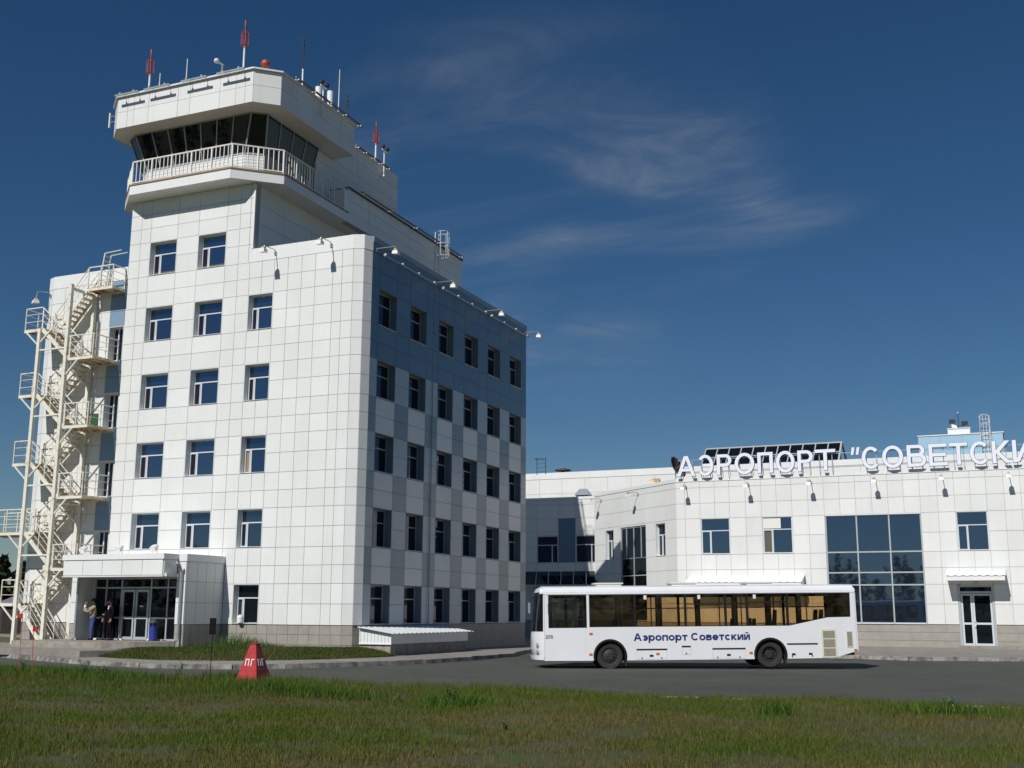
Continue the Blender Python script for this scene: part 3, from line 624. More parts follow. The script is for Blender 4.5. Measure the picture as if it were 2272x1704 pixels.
band_face(BAND[0], BAND[1], [0, 0.08, 0.13, 0.24, 0.46, 0.55, 0.765, 0.88, 0.945, 1]); band_face(BAND[1], BAND[2], [0, 1]); band_face(BAND[2], BAND[3], [0, 0.2, 0.4, 0.6, 0.8, 1]); band_face(BAND[5], BAND[0], [0, 1]); band_face(BAND[4], BAND[5], [0, 0.5, 1]); band_face(BAND[3], BAND[4], [0, 1])
MB().prism(off_poly(BAND, 0.12), 26.605, 26.68).build('roof_edge', 'white_coping', TW)
for a, b in zip(BAND, BAND[1:]+BAND[:1]):
    pass
# upper block behind the cab and the overhanging machine room
V2 = Frame((-6.1, 0), (0, 1))
facade(TW, V2, [4.95, 7.0, 9.2, 11.4, 13.5], [21.9, 22.75, 23.6, 24.45, 24.97], [], lambda *a: 'white_panel')
facade(TW, V2, [6.52, 9.0, 11.3, 13.5], [24.97, 25.8, 26.5], [], lambda *a: 'white_panel')
v = MB(); v.box(-14.4, 4.95, 21.88, -6.53, 13.45, 24.99); v.box(-13.5, 6.55, 24.99, -6.53, 13.45, 26.45); v.box(-6.51, 13.06, 21.95, -6.145, 13.498, 26.44); v.box(-14.4, 13.46, 21.9, -6.52, 13.5, 26.45); v.build('upper_block', 'white_coping', TW)
MB().box(-14.0, 6.6, 26.46, -6.05, 13.55, 26.56).build('upper_roof', 'white_coping', TW)
V3 = Frame((-5.0, 0), (0, 1))
facade(TW, V3, [6.33, 8.5, 10.8, 13.1, 15.4, 17.7, 19.9], [21.36, 21.95, 22.58, 23.2], [], lambda *a: 'white_panel')
v = MB(); v.box(-14.5, 6.34, 21.36, -5.44, 19.88, 23.15); v.build('machine_room', 'soffit', TW)
MB().box(-14.5, 6.36, 23.16, -4.93, 19.98, 23.26).build('machine_room_roof', 'roof_felt', TW)
MB().fbox(V3, 6.02, 6.33, 21.4, 23.0, -0.6, 0.012).build('balcony_end', 'white_coping', TW)
# entrance porch
AN = Frame((-6.72, 0), (0, 1)); AF = Frame((0, -2.57), (1, 0))
arow = [1.0, 1.9, 2.78, 3.62]
facade(TW, AN, [-2.535, -2.44, -1.83, -1.22, -0.62, 0.0], arow, [], lambda *a: 'white_panel', thick=0.3)
for u0, u1 in ((-12.95, -12.55), (-7.195, -6.725)):
    facade(TW, AF, [u0, u1], arow, [], lambda *a: 'white_panel', thick=0.3); plinth(TW, AF, u0, u1, -0.025)
plinth(TW, AN, -2.50, 0.0, -0.025)
MB().box(-12.98, -2.6, 3.625, -6.69, 0.02, 3.93).build('porch_coping', 'white_coping', TW)
v = MB(); v.box(-12.95, -2.24, -0.2, -12.535, 0.0, 3.62); v.build('porch_wall', 'reveal_white', TW); MB().box(-12.562, -2.55, 0.28, -12.53, -2.245, 2.96).build('jamb', 'reveal_white', TW)
v = MB(); v.box(-12.54, -3.4, 2.97, -7.06, -0.05, 3.1); v.build('porch_ceiling', 'soffit', TW)
v = MB(); v.box(-12.6, -3.46, 3.0, -7.2, -2.61, 3.90); v.build('canopy', 'reveal_white', TW)
CF = Frame((0, -3.5), (1, 0))
for i in range(5): PIECES.append((TW, 'panel', CF, -12.6+i*1.08, -12.6+(i+1)*1.08, 3.03, 3.68, 0.03, 'white_panel', -0.03))
PIECES.append((TW, 'panel', Frame((-7.165, 0), (0, 1)), -3.46, -2.62, 3.03, 3.68, 0.03, 'white_panel', -0.03))
v = MB(); v.box(-12.66, -3.54, 3.69, -7.13, -2.605, 3.92); v.build('canopy_coping', 'white_coping', TW)
v = MB(); v.box(-12.63, -3.53, 2.965, -7.15, -2.65, 2.998); v.build('canopy_edge', 'frame_white', TW)
PF = Frame((0, -1.55), (1, 0))
grid_glazing(TW, PF, [-12.50, -11.86, -10.99, -9.35, -8.43, -7.10], [0.33, 1.25, 2.55, 2.95], 0.0, mull_w=0.07, glass='dark_glass', frame='frame_grey', name='porch_glazing', skip=((2, 0), (2, 1)))
v = MB()
for u0, u1 in ((-10.92, -10.20), (-10.15, -9.42)):
    v = MB(); w = 0.09
    v.fbox(PF, u0, u0+w, 0.32, 2.47, -0.02, 0.07); v.fbox(PF, u1-w, u1, 0.32, 2.47, -0.02, 0.07); v.fbox(PF, u0+w, u1-w, 2.36, 2.47, -0.02, 0.07); v.fbox(PF, u0+w, u1-w, 1.2, 1.3, -0.02, 0.07); v.fbox(PF, u0+w, u1-w, 0.32, 0.44, -0.02, 0.07)
    do = v.build('door', 'frame_grey', TW)
    MB().fbox(PF, u0+w, u1-w, 1.3, 2.36, 0.0, 0.02).build('pane', 'dark_glass', do); MB().fbox(PF, u0+w, u1-w, 0.44, 1.2, 0.0, 0.02).build('pane', 'dark_glass', do)
    hx = u1-0.045 if u0 < -10.5 else u0+0.045; MB().tube([PF.p(hx, 0.07, 1.25), PF.p(hx, 0.12, 1.3), PF.p(hx, 0.12, 1.55), PF.p(hx, 0.07, 1.6)], 0.015, 6).build('handle', 'galv', do)
MB().fbox(PF, -9.95, -9.75, 1.72, 1.78, 0.024, 0.028).build('door_notice', 'mark_white', TW)
MB().box(-12.4, -1.2, 0.2, -7.1, -1.1, 2.95).build('porch_interior', 'interior_dark', TW)
v = MB()
for u0, u1 in ((-12.45, -12.1), (-11.8, -11.35), (-10.95, -10.7), (-9.3, -8.5)): v.fbox(PF, u0, u1, 0.29, 0.36, 0.06, 0.2)
v.build('threshold', 'mark_white', TW)
for x, y in ((-12.48, -2.68), (-6.88, -2.68)):
    pts = [(x, y-0.35, 3.55), (x, y-0.18, 3.5), (x, y, 3.2), (x, y, 0.42), (x, y-0.13, 0.3)] if x > -10 else [(x, y, 3.0), (x, y, 0.42), (x-0.02, y-0.13, 0.3)]
    MB().tube(pts, 0.055, 8).build('downpipe', 'galv', TW)
MB().tube([SD.p(6.6, 0.05, 0.9), SD.p(6.6, 0.05, 12.6)], 0.02, 6).build('conduit', 'grey_panel', TW)

# ------------------------------------------------------------------ fire escape
FE = thing('fire_escape', 'cream painted steel fire escape stair with rusty landings beside the tower', 'staircase', (-16, -0.9, 0.02), world=True)
XF, XL, YF, YB, YM = -15.26, -17.02, -1.72, -0.12, -0.92
for x, y, z1 in ((XF, YF, 16.95), (XL, YF, 14.9), (XF, YB-0.03, 16.9), (XL, YB-0.03, 14.9)):
    MB().box(x-0.085, y-0.085, -0.05, x+0.085, y+0.085, z1).build('column', 'cream_steel', FE)
RL = [3.47, 6.75, 10.05, 13.33]; LL = [1.88, 5.15, 8.4, 11.7, 14.93]
def railing(parent, pts, h=1.05, post=0.9, m='cream_steel', bars=(0.35, 0.7)):
    mb = MB()
    for sg, (a, b) in enumerate(zip(pts, pts[1:])):
        A, B = Vector(a), Vector(b); U = Vector((0, 0, 1)); mb.beam(A+U*h, B+U*h, 0.045); n = max(1, round((B-A).length/post))
        for q in bars: mb.beam(A+U*h*q, B+U*h*q, 0.022)
        for i in range(1 if sg else 0, n+1): p = A.lerp(B, i/n); mb.beam(p, p+U*h, 0.04)
    return mb.build('rail', m, parent)
def landing(x0, x1, y0, y1, z, sides):
    mb = MB(); mb.box(x0, y0, z-0.03, x1, y1, z, 1)
    for y in (y0, y1-0.06): mb.box(x0, y, z-0.15, x1, y+0.06, z-0.031)
    for x in np.linspace(x0, x1-0.05, 4): mb.box(x, y0+0.06, z-0.11, x+0.05, y1-0.06, z-0.031, 1)
    o = mb.build('landing', ['cream_steel', 'rusty_steel'], FE)
    for s in sides: railing(o, [(x, y, z) for x, y in s])
    return o
for z in RL:
    landing(-15.1, -13.62, YF, -0.02, z, [[(-15.05, YF+0.03), (-13.65, YF+0.03), (-13.65, -0.05)]])
landing(-15.1, -13.5, YM, -0.02, 16.93, [[(-15.05, YM+0.03), (-13.53, YM+0.03), (-13.53, -0.05)]])
for n, z in enumerate(LL):
    if n == 1: landing(-19.9, -16.3, YF, -0.15, z, [[(-19.85, YF+0.03), (-16.35, YF+0.03)], [(-19.85, -0.2), (-17.3, -0.2)]])
    else: landing(-18.06, -16.92, YF, -0.15, z, [[(-16.95, YF+0.03), (-18.03, YF+0.03), (-18.03, -0.18), (-16.95, -0.18)]])
def flight(x0, z0, x1, z1, ya, yb):
    mb = MB()
    for y in (ya+0.03, yb-0.03): mb.beam((x0, y, z0-0.06), (x1, y, z1-0.06), 0.045, 0.19)
    o = mb.build('flight', 'cream_steel', FE); n = max(3, round(abs(z1-z0)/0.205))
    tm = MB().box(-0.13, ya+0.06, -0.02, 0.13, yb-0.06, 0.012).mesh('tread', 'rusty_steel')
    for i in range(1, n): t = link('tread', tm, o); t.location = (x0+(x1-x0)*i/n, 0, z0+(z1-z0)*i/n)
    r = MB(); U = Vector((0, 0, 1))
    for y in (ya+0.03, yb-0.03):
        A, B = Vector((x0, y, z0)), Vector((x1, y, z1)); r.beam(A+U, B+U, 0.04)
        for q in (0.36, 0.68): r.beam(A+U*q, B+U*q, 0.02)
        for i in range(3): p = A.lerp(B, i/2); r.beam(p, p+U, 0.035)
    r.build('rail', 'cream_steel', o)
flight(-15.35, 0.05, -16.92, LL[0], YF, YM-0.02)
for n in range(4):
    flight(-16.92, LL[n], -15.1, RL[n], YM+0.02, -0.15)
    flight(-15.1, RL[n], -16.92, LL[n+1], YF, YM-0.02)
flight(-16.92, LL[4], -15.1, 16.93, YM+0.02, -0.15)
class BR:
    def beam(s, *a, **k): MB().beam(*a, **k).build('brace', 'cream_steel', FE)
br = BR()
for z in LL:
    if z > 3: br.beam((XL, YF, z-1.1), (XF, YF, z-1.1), 0.07)
    br.beam((XL, YF, z-0.9), (XL-0.9, YF, z-0.12), 0.06); br.beam((XL, YF, z-0.75), (XL+0.7, YF, z-0.12), 0.06)
for z in RL: br.beam((XF, YF, z-0.9), (XF+0.75, YF, z-0.13), 0.06); br.beam((XF, YF, z-0.3), (XF, YB, z-0.3), 0.08); br.beam((XF, YB, z-1.2), (XF, YF, z-0.3), 0.05); pass
for z in LL: br.beam((XL, YF, z-0.3), (XL, YB, z-0.3), 0.08)
br.beam((XF, YF, 16.75), (XF, YB, 16.75), 0.12)
ld = MB()
for y in (-0.55, -0.12): ld.beam((-14.7, y, 16.95), (-14.45, y, 18.75), 0.05); ld.beam((-14.45, y, 18.75), (-13.9, y+0.5, 19.0), 0.045)
for k in range(7): ld.beam((-14.7+0.035*k, -0.55, 17.2+0.24*k), (-14.7+0.035*k, -0.12, 17.2+0.24*k), 0.03)
ld.build('roof_ladder', 'cream_steel', FE)
MB().box(-14.95, -0.06, 10.1, -14.6, -0.03, 10.85).build('green_notice', 'door_green', FE)

# ------------------------------------------------------------------ terminal
TB = thing('terminal_building', 'low white panelled airport terminal with angled corner and large blue window', 'building', (16, 36, 0), world=True)
TF = Frame((0, 27.08), (1, 0)); SLF = Frame((-1.23, 33.92), (0.749, -0.663)); LF = Frame((0, 35.0), (1, 0)); UF = Frame((0, 38.0), (1, 0))
TR = [1.03, 2.14, 3.23, 4.15, 5.05, 6.13, 7.25, 8.18, 9.14, 9.52]
TC = [6.5, 7.06, 8.0, 8.91, 9.82, 10.8, 11.74, 12.65, 13.55, 14.5, 15.42, 16.32, 17.21, 18.12, 19.02, 19.88, 20.77, 21.7, 22.6, 23.45, 24.28, 25.19, 26.05, 26.95, 27.85, 28.75, 29.65, 30.6]
tops = [(8.0, 9.82, 5.05, 7.25), (11.74, 13.55, 5.05, 7.25), (22.6, 24.28, 5.05, 7.25), (15.42, 20.77, 1.03, 7.25), (22.42, 24.3, -0.25, 3.15)]
facade(TB, TF, TC, TR, tops, lambda *a: 'white_panel')
plinth(TB, TF, 6.5, 30.6, -0.03, w=0.72, rws=(-0.3, 0.13, 0.59, 1.01), ops=[(22.42, 24.3, -0.3, 1.2)])
MB().fbox(TF, 6.5, 30.6, 9.525, 9.74, -0.35, 0.03).build('parapet_coping', 'white_coping', TB)
for n, o in enumerate(tops[:3]): window(TB, TF, o, depth=0.14, mull=0.34, sash='left', openp=(1, 'bus_int') if n == 1 else None)
MB().fbox(TF, 11.82, 12.85, 6.55, 7.15, -0.035, -0.028).build('blind', 'blind', TB)
grid_glazing(TB, TF, [15.46, 17.2, 19.0, 20.73], [1.08, 3.21, 3.91, 5.08, 7.2], -0.1, mull_w=0.08, name='large_window')
v = MB(); v.fbox(TF, 15.42, 20.77, 7.2, 7.25, -0.2, 0.0); v.fbox(TF, 15.42, 20.77, 1.03, 1.06, -0.2, 0.03); v.build('window_trim', 'frame_white', TB)
# door in the terminal front
v = MB(); v.fbox(TF, 22.42, 22.55, -0.2, 3.15, -0.25, -0.02); v.fbox(TF, 24.17, 24.3, -0.2, 3.15, -0.25, -0.02); v.fbox(TF, 22.55, 24.17, 2.72, 2.84, -0.22, -0.06); v.fbox(TF, 22.55, 24.17, 3.07, 3.15, -0.22, -0.06); v.build('door_frame', 'frame_grey', TB)
MB().fbox(TF, 22.55, 24.17, 2.84, 3.07, -0.18, -0.15).build('fanlight', 'dark_glass', TB)
for u0, u1 in ((22.56, 23.15), (23.16, 24.16)):
    v = MB(); w = 0.1
    v.fbox(TF, u0, u0+w, -0.12, 2.7, -0.2, -0.1); v.fbox(TF, u1-w, u1, -0.12, 2.7, -0.2, -0.1); v.fbox(TF, u0+w, u1-w, 2.6, 2.7, -0.2, -0.1); v.fbox(TF, u0+w, u1-w, 1.03, 1.14, -0.2, -0.1); v.fbox(TF, u0+w, u1-w, -0.12, 0.02, -0.2, -0.1)
    d = v.build('door', 'frame_pvc', TB)
    MB().fbox(TF, u0+w, u1-w, 1.14, 2.6, -0.17, -0.14).build('pane', 'dark_glass', d); MB().fbox(TF, u0+w, u1-w, 0.02, 1.03, -0.17, -0.14).build('pane', 'dark_glass', d)
    if u0 > 23: MB().tube([TF.p(u0+0.05, -0.1, 0.88), TF.p(u0+0.06, 0.0, 0.92), TF.p(u0+0.16, 0.02, 1.09), TF.p(u0+0.06, 0.0, 1.26), TF.p(u0+0.05, -0.1, 1.3)], 0.022, 6).build('handle', 'frame_white', d)
MB().box(22.3, 25.6, ZP-0.02, 31.0, 27.05, -0.1).build('door_step', 'concrete', TB)
def corrug(th, x0, x1, yw, zw, yo, zo, name='canopy'):
    mb = MB(); n = int((x1-x0)/0.1); amp = 0.022
    for i in range(n+1):
        x = x0+(x1-x0)*i/n; a = amp*math.sin(2*math.pi*i/4)
        for y, z in ((yw, zw), (yo, zo)): mb.v += [(x, y, z+a), (x, y, z+a-0.012)]
    for i in range(n): a = i*4; b = a+4; mb.f += [(a, a+2, b+2, b), (a+1, b+1, b+3, a+3), (a+2, a+3, b+3, b+2)]; mb.mi += [0]*3
    o = mb.build(name, 'corrugated', th)
    f = MB(); f.box(x0+0.05, yo+0.03, zo-0.26, x1-0.05, yo+0.07, zo-0.035); f.add([(x0+0.05, yo+0.07, zo-0.26), (x0+0.05, yw, zo-0.26), (x0+0.05, yw, zw-0.03), (x0+0.05, yo+0.07, zo-0.04), (x0+0.08, yo+0.07, zo-0.26), (x0+0.08, yw, zo-0.26), (x0+0.08, yw, zw-0.03), (x0+0.08, yo+0.07, zo-0.04)], [(0, 1, 2, 3), (7, 6, 5, 4), (0, 4, 5, 1), (3, 2, 6, 7)])
    f.add([(x1-0.08, yo+0.07, zo-0.26), (x1-0.08, yw, zo-0.26), (x1-0.08, yw, zw-0.03), (x1-0.08, yo+0.07, zo-0.04), (x1-0.05, yo+0.07, zo-0.26), (x1-0.05, yw, zo-0.26), (x1-0.05, yw, zw-0.03), (x1-0.05, yo+0.07, zo-0.04)], [(0, 1, 2, 3), (7, 6, 5, 4), (0, 4, 5, 1), (3, 2, 6, 7)])
    f.box(x0+0.08, yo+0.07, zo-0.26, x1-0.08, yw-0.002, zo-0.24); f.build('fascia', 'frame_white', o); return o
corrug(TB, 21.9, 24.97, 27.07, 3.97, 25.82, 3.66); corrug(TB, 7.25, 14.15, 27.07, 3.80, 25.78, 3.36)
MB().fbox(TF, 23.35, 23.5, 3.2, 3.4, 0.0, 0.1).build('wall_lamp', 'rusty_steel', TB)
# angled corner
sops = [(1.51, 2.64, 5.05, 7.08), (3.52, 6.72, 1.03, 7.13), (7.89, 9.05, 5.05, 7.13)]
facade(TB, SLF, [0, 1.51, 2.64, 3.52, 6.72, 7.89, 9.05, 10.32], TR, sops, lambda *a: 'white_panel')
plinth(TB, SLF, 0, 10.32, -0.03, w=0.72, rws=(-0.3, 0.13, 0.59, 1.01))
MB().fbox(SLF, 0, 10.32, 9.525, 9.74, -0.35, 0.03).build('parapet_coping', 'white_coping', TB)
for o in (sops[0], sops[2]): window(TB, SLF, o, depth=0.3, mull=0.45, sash='left', glass='side_glass')
grid_glazing(TB, SLF, [3.56, 5.12, 6.68], [1.08, 2.6, 3.95, 5.08], -0.1, glass='dark_glass', name='corner_glazing')
grid_glazing(TB, SLF, [3.56, 4.2, 5.12, 6.04, 6.68], [5.08, 7.08], -0.1, glass='dark_glass', name='corner_glazing')
# link wing between tower and terminal
lops = [(-6.03, -4.35, 5.0, 6.97), (-3.05, -1.35, 5.0, 6.97)]
facade(TB, LF, [-16, -13, -10.5, -8.6, -7.4, -6.03, -4.35, -3.05, -1.35, -1.0], TR, lops, lambda i, j, u, z: 'blue_panel' if -4.35 < u < -3.05 and 5.0 < z < 8.18 else 'white_panel')
plinth(TB, LF, -16, -1.0, -0.03, w=0.72, rws=(-0.3, 0.13, 0.59, 1.01))
MB().fbox(LF, -16, -1.0, 9.525, 9.70, -0.35, 0.03).build('parapet_coping', 'white_coping', TB)
for o in lops: window(TB, LF, o, depth=0.12, mull=0.72, sash=None, glass='side_glass')
aw = MB(); n = 6
for i in range(n):
    x0 = -6.95+i*0.94; x1 = x0+0.94
    p = MB(); p.hexa([(x0+0.6, 33.3, 3.43), (x1+0.6-0.05, 33.3, 3.43), (x1-0.05, 34.98, 4.40), (x0, 34.98, 4.40), (x0+0.6, 33.3, 3.46), (x1+0.6-0.05, 33.3, 3.46), (x1-0.05, 34.98, 4.43), (x0, 34.98, 4.43)]); p.build('awning_pane', 'dark_glass', TB)
    aw.beam((x0+0.6, 33.3, 3.47), (x0, 34.98, 4.44), 0.05)
aw.beam((-6.4, 33.3, 3.42), (-0.8, 33.3, 3.42), 0.08); aw.build('awning_frame', 'frame_grey', TB)
# upper storey set back, cores and roofs
facade(TB, UF, [-16+1.8*i for i in range(27)], [9.2, 10.3, 11.4], [], lambda *a: 'white_panel')
MB().fbox(UF, -16, 30.8, 11.405, 11.88, -0.35, 0.03).build('parapet_coping', 'white_coping', TB)
v = MB(); v.prism([(6.7, 27.52), (30.5, 27.52), (30.5, 60), (-15.9, 60), (-15.9, 35.45), (-0.9, 35.45)], -0.3, 9.3); v.box(-15.9, 38.45, 9.3, 30.5, 59.9, 11.5); v.build('core', 'interior_dark', TB)
v = MB(); v.prism([(6.7, 27.4), (30.5, 27.4), (30.5, 38.0), (-15.9, 38.0), (-15.9, 35.3), (-0.9, 35.3)], 9.31, 9.4); v.box(-15.9, 38.3, 11.5, 30.5, 59.9, 11.6); v.build('roof', 'roof_felt', TB)
# roof light
v = MB(); us = 11; Fz = (12.25, 13.68)
A0, B0, A1, B1 = Vector((4.7, 41, 12.2)), Vector((14.6, 41, 12.2)), Vector((4.9, 42, 13.66)), Vector((14.75, 42, 13.66))
for i in range(us):
    for j in range(2):
        P = lambda s, t: (A0.lerp(B0, s)).lerp(A1.lerp(B1, s), t)
        q = MB(); nn = Vector((0, -0.02, 0.013)); c = [P(i/us, j/2), P((i+1)/us, j/2), P((i+1)/us, (j+1)/2), P(i/us, (j+1)/2)]; q.hexa([c[0]-nn, c[1]-nn, c[2]-nn, c[3]-nn, c[0], c[1], c[2], c[3]]); q.build('roof_light_pane', 'dark_glass', TB)
    v.beam(A0.lerp(B0, i/us)+Vector((0, -0.02, 0.02)), A1.lerp(B1, i/us)+Vector((0, -0.02, 0.02)), 0.08)
v.beam(B0, B1, 0.12); v.beam(A1, B1, 0.1); v.beam(A0.lerp(A1, 0.5), B0.lerp(B1, 0.5), 0.06); v.beam(B1, (14.9, 43.4, 12.2), 0.12); v.build('roof_light_frame', 'frame_grey', TB)
v = MB(); v.prism([(4.7, 41.03), (14.5, 41.03), (14.5, 43.3), (4.7, 43.3)], 11.55, 12.2); v.add([(4.8, 41.05, 12.2), (14.5, 41.05, 12.2), (14.65, 42.03, 13.6), (4.95, 42.03, 13.6), (4.8, 43.3, 12.2), (14.5, 43.3, 12.2)], [(0, 1, 2, 3), (1, 5, 2), (0, 3, 4), (3, 2, 5, 4)]); v.build('roof_light_core', 'interior_dark', TB)
# blue plant room on the roof
BF = Frame((0, 52), (1, 0)); facade(TB, BF, [19.3, 20.9, 22.5, 24.0, 25.42], [11.55, 12.9, 14.1, 15.2], [], lambda *a: 'light_blue_panel')
BS = Frame((25.42, 52), (0, 1)); facade(TB, BS, [0, 2, 4], [11.55, 12.9, 14.1, 15.2], [], lambda *a: 'light_blue_panel')
v = MB(); v.box(19.32, 52.4, 11.6, 25.0, 56, 15.15); v.build('plant_room', 'light_blue_panel', TB)
v = MB(); v.box(19.25, 51.95, 15.2, 25.5, 56.05, 15.28); v.build('plant_room_roof', 'white_coping', TB)
v = MB(); v.box(21.5, 52.3, 15.28, 23.1, 54, 15.72); v.box(21.45, 52.25, 15.72, 23.15, 54.05, 15.78); v.build('roof_box', 'white_coping', TB)
flush_pieces()

# ------------------------------------------------------------------ roof sign
SG = thing('roof_sign', 'white block letters with blue edges on the terminal roof', 'sign', (16, 26.95, 9.75), world=True)
LET = [('А', 6.69, 7.86), ('Э', 7.97, 8.98), ('Р', 9.20, 10.10), ('О', 10.30, 11.48), ('П', 11.68, 12.60), ('О', 12.78, 13.88), ('Р', 14.06, 14.95), ('Т', 15.08, 16.25), ('С', 17.74, 18.76), ('О', 18.88, 20.02), ('В', 20.24, 21.26), ('Е', 21.42, 22.40), ('Т', 22.52, 23.48), ('С', 23.60, 24.63), ('К', 24.75, 25.68), ('И', 25.80, 26.80)]
for ch, a, b in LET:
    rd = 0.025 if ch in 'ОСЭ' else 0
    o = link('letter', letters_mesh([(ch, a, b, 9.84-rd, 11.09+rd, 0.20)], 0.14, ['letter_face', 'letter_edge']), SG); o.location = (0, 26.74, 0)
    o = link('letter_rim', letters_mesh([(ch, a-0.022, b+0.022, 9.818-rd, 11.112+rd, 0.245)], 0.05, ['letter_edge']), SG); o.location = (0, 26.80, 0)
o = link('quotation_mark', letters_mesh([('"', 17.14, 17.64, 10.68, 11.12, 0.1)], 0.14, ['letter_face', 'letter_edge']), SG); o.location = (0, 26.74, 0)
v = MB()
for ch, a, b in LET:
    for x in (a+0.22, b-0.22): v.beam((x, 26.92, 9.72), (x, 26.92, 10.9), 0.04); v.beam((x, 26.92, 10.8), (x, 27.6, 9.5), 0.03)
v.beam((6.7, 26.92, 10.1), (26.8, 26.92, 10.1), 0.04); v.beam((6.7, 26.92, 10.85), (26.8, 26.92, 10.85), 0.04); v.build('support', 'galv', SG)

# ------------------------------------------------------------------ floodlights
def floodlight(name, label, group, loc, rotz, arm=0.8, drop=-0.15, up=0.12):
    t = thing(name, label, 'floodlight', loc, rotz, group)      # local -y points away from the wall
    MB().tube([(0, 0, 0), (0, -0.1, up), (0, -arm+0.05, up*0.6), (0, -arm, drop+0.1)], 0.022, 6).build('arm', 'galv', t)
    MB().box(-0.07, 0.001, -0.12, 0.07, -0.03, 0.05).build('bracket', 'galv', t)
    h = MB(); h.hexa([(-0.14, -arm-0.16, drop-0.08), (0.14, -arm-0.16, drop-0.08), (0.14, -arm+0.14, drop-0.05), (-0.14, -arm+0.14, drop-0.05), (-0.12, -arm-0.13, drop+0.09), (0.12, -arm-0.13, drop+0.09), (0.12, -arm+0.12, drop+0.1), (-0.12, -arm+0.12, drop+0.1)]); h.build('lamp_head', 'lamp_white', t)
    MB().box(-0.08, -arm-0.06, drop+0.1, 0.08, -arm+0.08, drop+0.2).build('gear_box', 'rusty_steel', t)
    return t
g1 = 'floodlights under the tower parapet'
floodlight('floodlight', 'floodlight on arm below tower front parapet, nearer the cab shaft', g1, (-4.78, -0.015, 17.75), 0, 0.95, -0.2)
floodlight('floodlight', 'floodlight on arm below tower front parapet, nearer the rounded corner', g1, (-1.78, -0.015, 17.75), 0, 0.95, -0.2)
for n, (y, w) in enumerate(((1.2, 'first'), (7.05, 'second'), (12.95, 'third'), (18.3, 'last and farthest'))):
    floodlight('floodlight', 'floodlight jutting from top of the blue side wall, %s from the rounded corner' % w, 'floodlights on the blue side wall', (0.02, y-0.3, 17.6), R(90), 1.0, -0.3, 0.02)
for n, (y0, y1, w) in enumerate(((1.25, 6.3, 'nearest the rounded corner'), (7.1, 12.35, 'in the middle'), (12.97, 18.2, 'farthest back'))):
    t = thing('light_bar', 'long thin light bar along the blue side wall, %s' % w, 'light bar', (0.25, y0, 17.38), 0, 'light bars on the blue side wall')
    v = MB(); v.box(-0.05, 0, -0.03, 0.05, y1-y0, 0.03); v.build('tube', 'galv', t); v = MB()
    for k in range(4): y = 0.1+(y1-y0-0.2)*k/3; v.beam((0, y, 0.03), (-0.23, y, 0.14), 0.03); v.box(-0.05, y-0.05, 0.03, 0.05, y+0.05, 0.12)
    v.build('bracket', 'rusty_steel', t)
for x, w in ((7.15, 'leftmost of the row under the sign'), (11.02, 'second from left under the sign'), (14.72, 'third from left under the sign'), (18.38, 'fourth from left under the sign, facing sideways'), (22.03, 'fifth from left under the sign'), (25.5, 'rightmost of the row under the sign')):
    floodlight('floodlight', 'floodlight on terminal front, %s' % w, 'floodlights on the terminal front', (x, 27.06, 9.22), 0, 0.8, -0.18)
for u, w in ((1.0, 'nearer the link wing'), (5.9, 'nearer the sign')):
    p = SLF.p(u, 0.01, 9.2); floodlight('floodlight', 'floodlight on the angled terminal corner, %s' % w, 'floodlights on the angled corner', p, math.atan2(SLF.U.y, SLF.U.x), 0.8, -0.15)
floodlight('floodlight', 'floodlight at the far left rounded corner behind the fire escape', 'floodlights under the tower parapet', (-18.4, 0.05, 17.2), R(-25), 0.7, -0.5)
for x, w in ((-12.1, 'beside the fire escape'), (-10.1, 'in the middle'), (-8.2, 'above the door')):
    t = thing('roof_floodlight', 'round floodlight standing on the entrance canopy, %s' % w, 'floodlight', (x, -2.9, 3.92), 0, 'floodlights on the canopy')
    MB().tube([(-0.12, 0, 0), (-0.16, 0, 0.12), (-0.12, 0, 0.26)], 0.02, 6).tube([(0.12, 0, 0), (0.16, 0, 0.12), (0.12, 0, 0.26)], 0.02, 6).box(-0.14, -0.05, 0, 0.14, 0.05, 0.02).build('bracket', 'lamp_white', t)
    m_ = MB(); m_.tube([(0, -0.14, 0.2), (0, -0.02, 0.26), (0, 0.1, 0.33), (0, 0.18, 0.37)], [0.15, 0.15, 0.11, 0.05], 12); m_.smooth = False; m_.build('lamp_head', 'lamp_white', t)
# light bars along the cab roof
for n, (x0, x1, w) in enumerate(((-13.75, -12.3, 'leftmost'), (-11.95, -10.4, 'second from left'), (-9.7, -8.2, 'third from left'), (-7.6, -6.05, 'rightmost'))):
    t = thing('light_bar', 'light bar in front of the cab roof edge, %s of four' % w, 'light bar', (x0, -1.42, 26.52), 0, 'light bars in front of the cab roof')
    MB().box(0, -0.06, -0.03, x1-x0, 0.06, 0.03).build('tube', 'galv', t); v = MB()
    for k in range(2): x = 0.3+(x1-x0-0.6)*k; v.beam((x, 0, 0.03), (x, 0.42, 0.14), 0.025); v.box(x-0.05, -0.05, 0.03, x+0.05, 0.05, 0.12)
    v.build('bracket', 'galv', t)
for n, (fr_, a, b, z, w) in enumerate(((0, 0.7, 6.9, 26.75, 'along the shaded edge of the cab roof'), (1, 8.4, 12.2, 26.5, 'along the edge of the block behind the cab'), (2, 7.3, 19.6, 23.27, 'along the edge of the long overhanging block'))):
    x = (-4.6, -5.85, -4.75)[n]; t = thing('light_bar', 'thin dark light bar %s' % w, 'light bar', (x, a, z), 0, 'roof edge light bars')
    MB().box(-0.05, 0, -0.03, 0.05, b-a, 0.03).build('tube', 'rail_brown', t); v = MB()
    for k in range(5): y = 0.2+(b-a-0.4)*k/4; v.beam((0, y, 0), (-0.3, y, -0.03), 0.025); v.box(-0.03, y-0.12, -0.12, 0.12, y-0.06, -0.06)
    v.build('bracket', 'lamp_white', t)['kind'] = 'stuff'

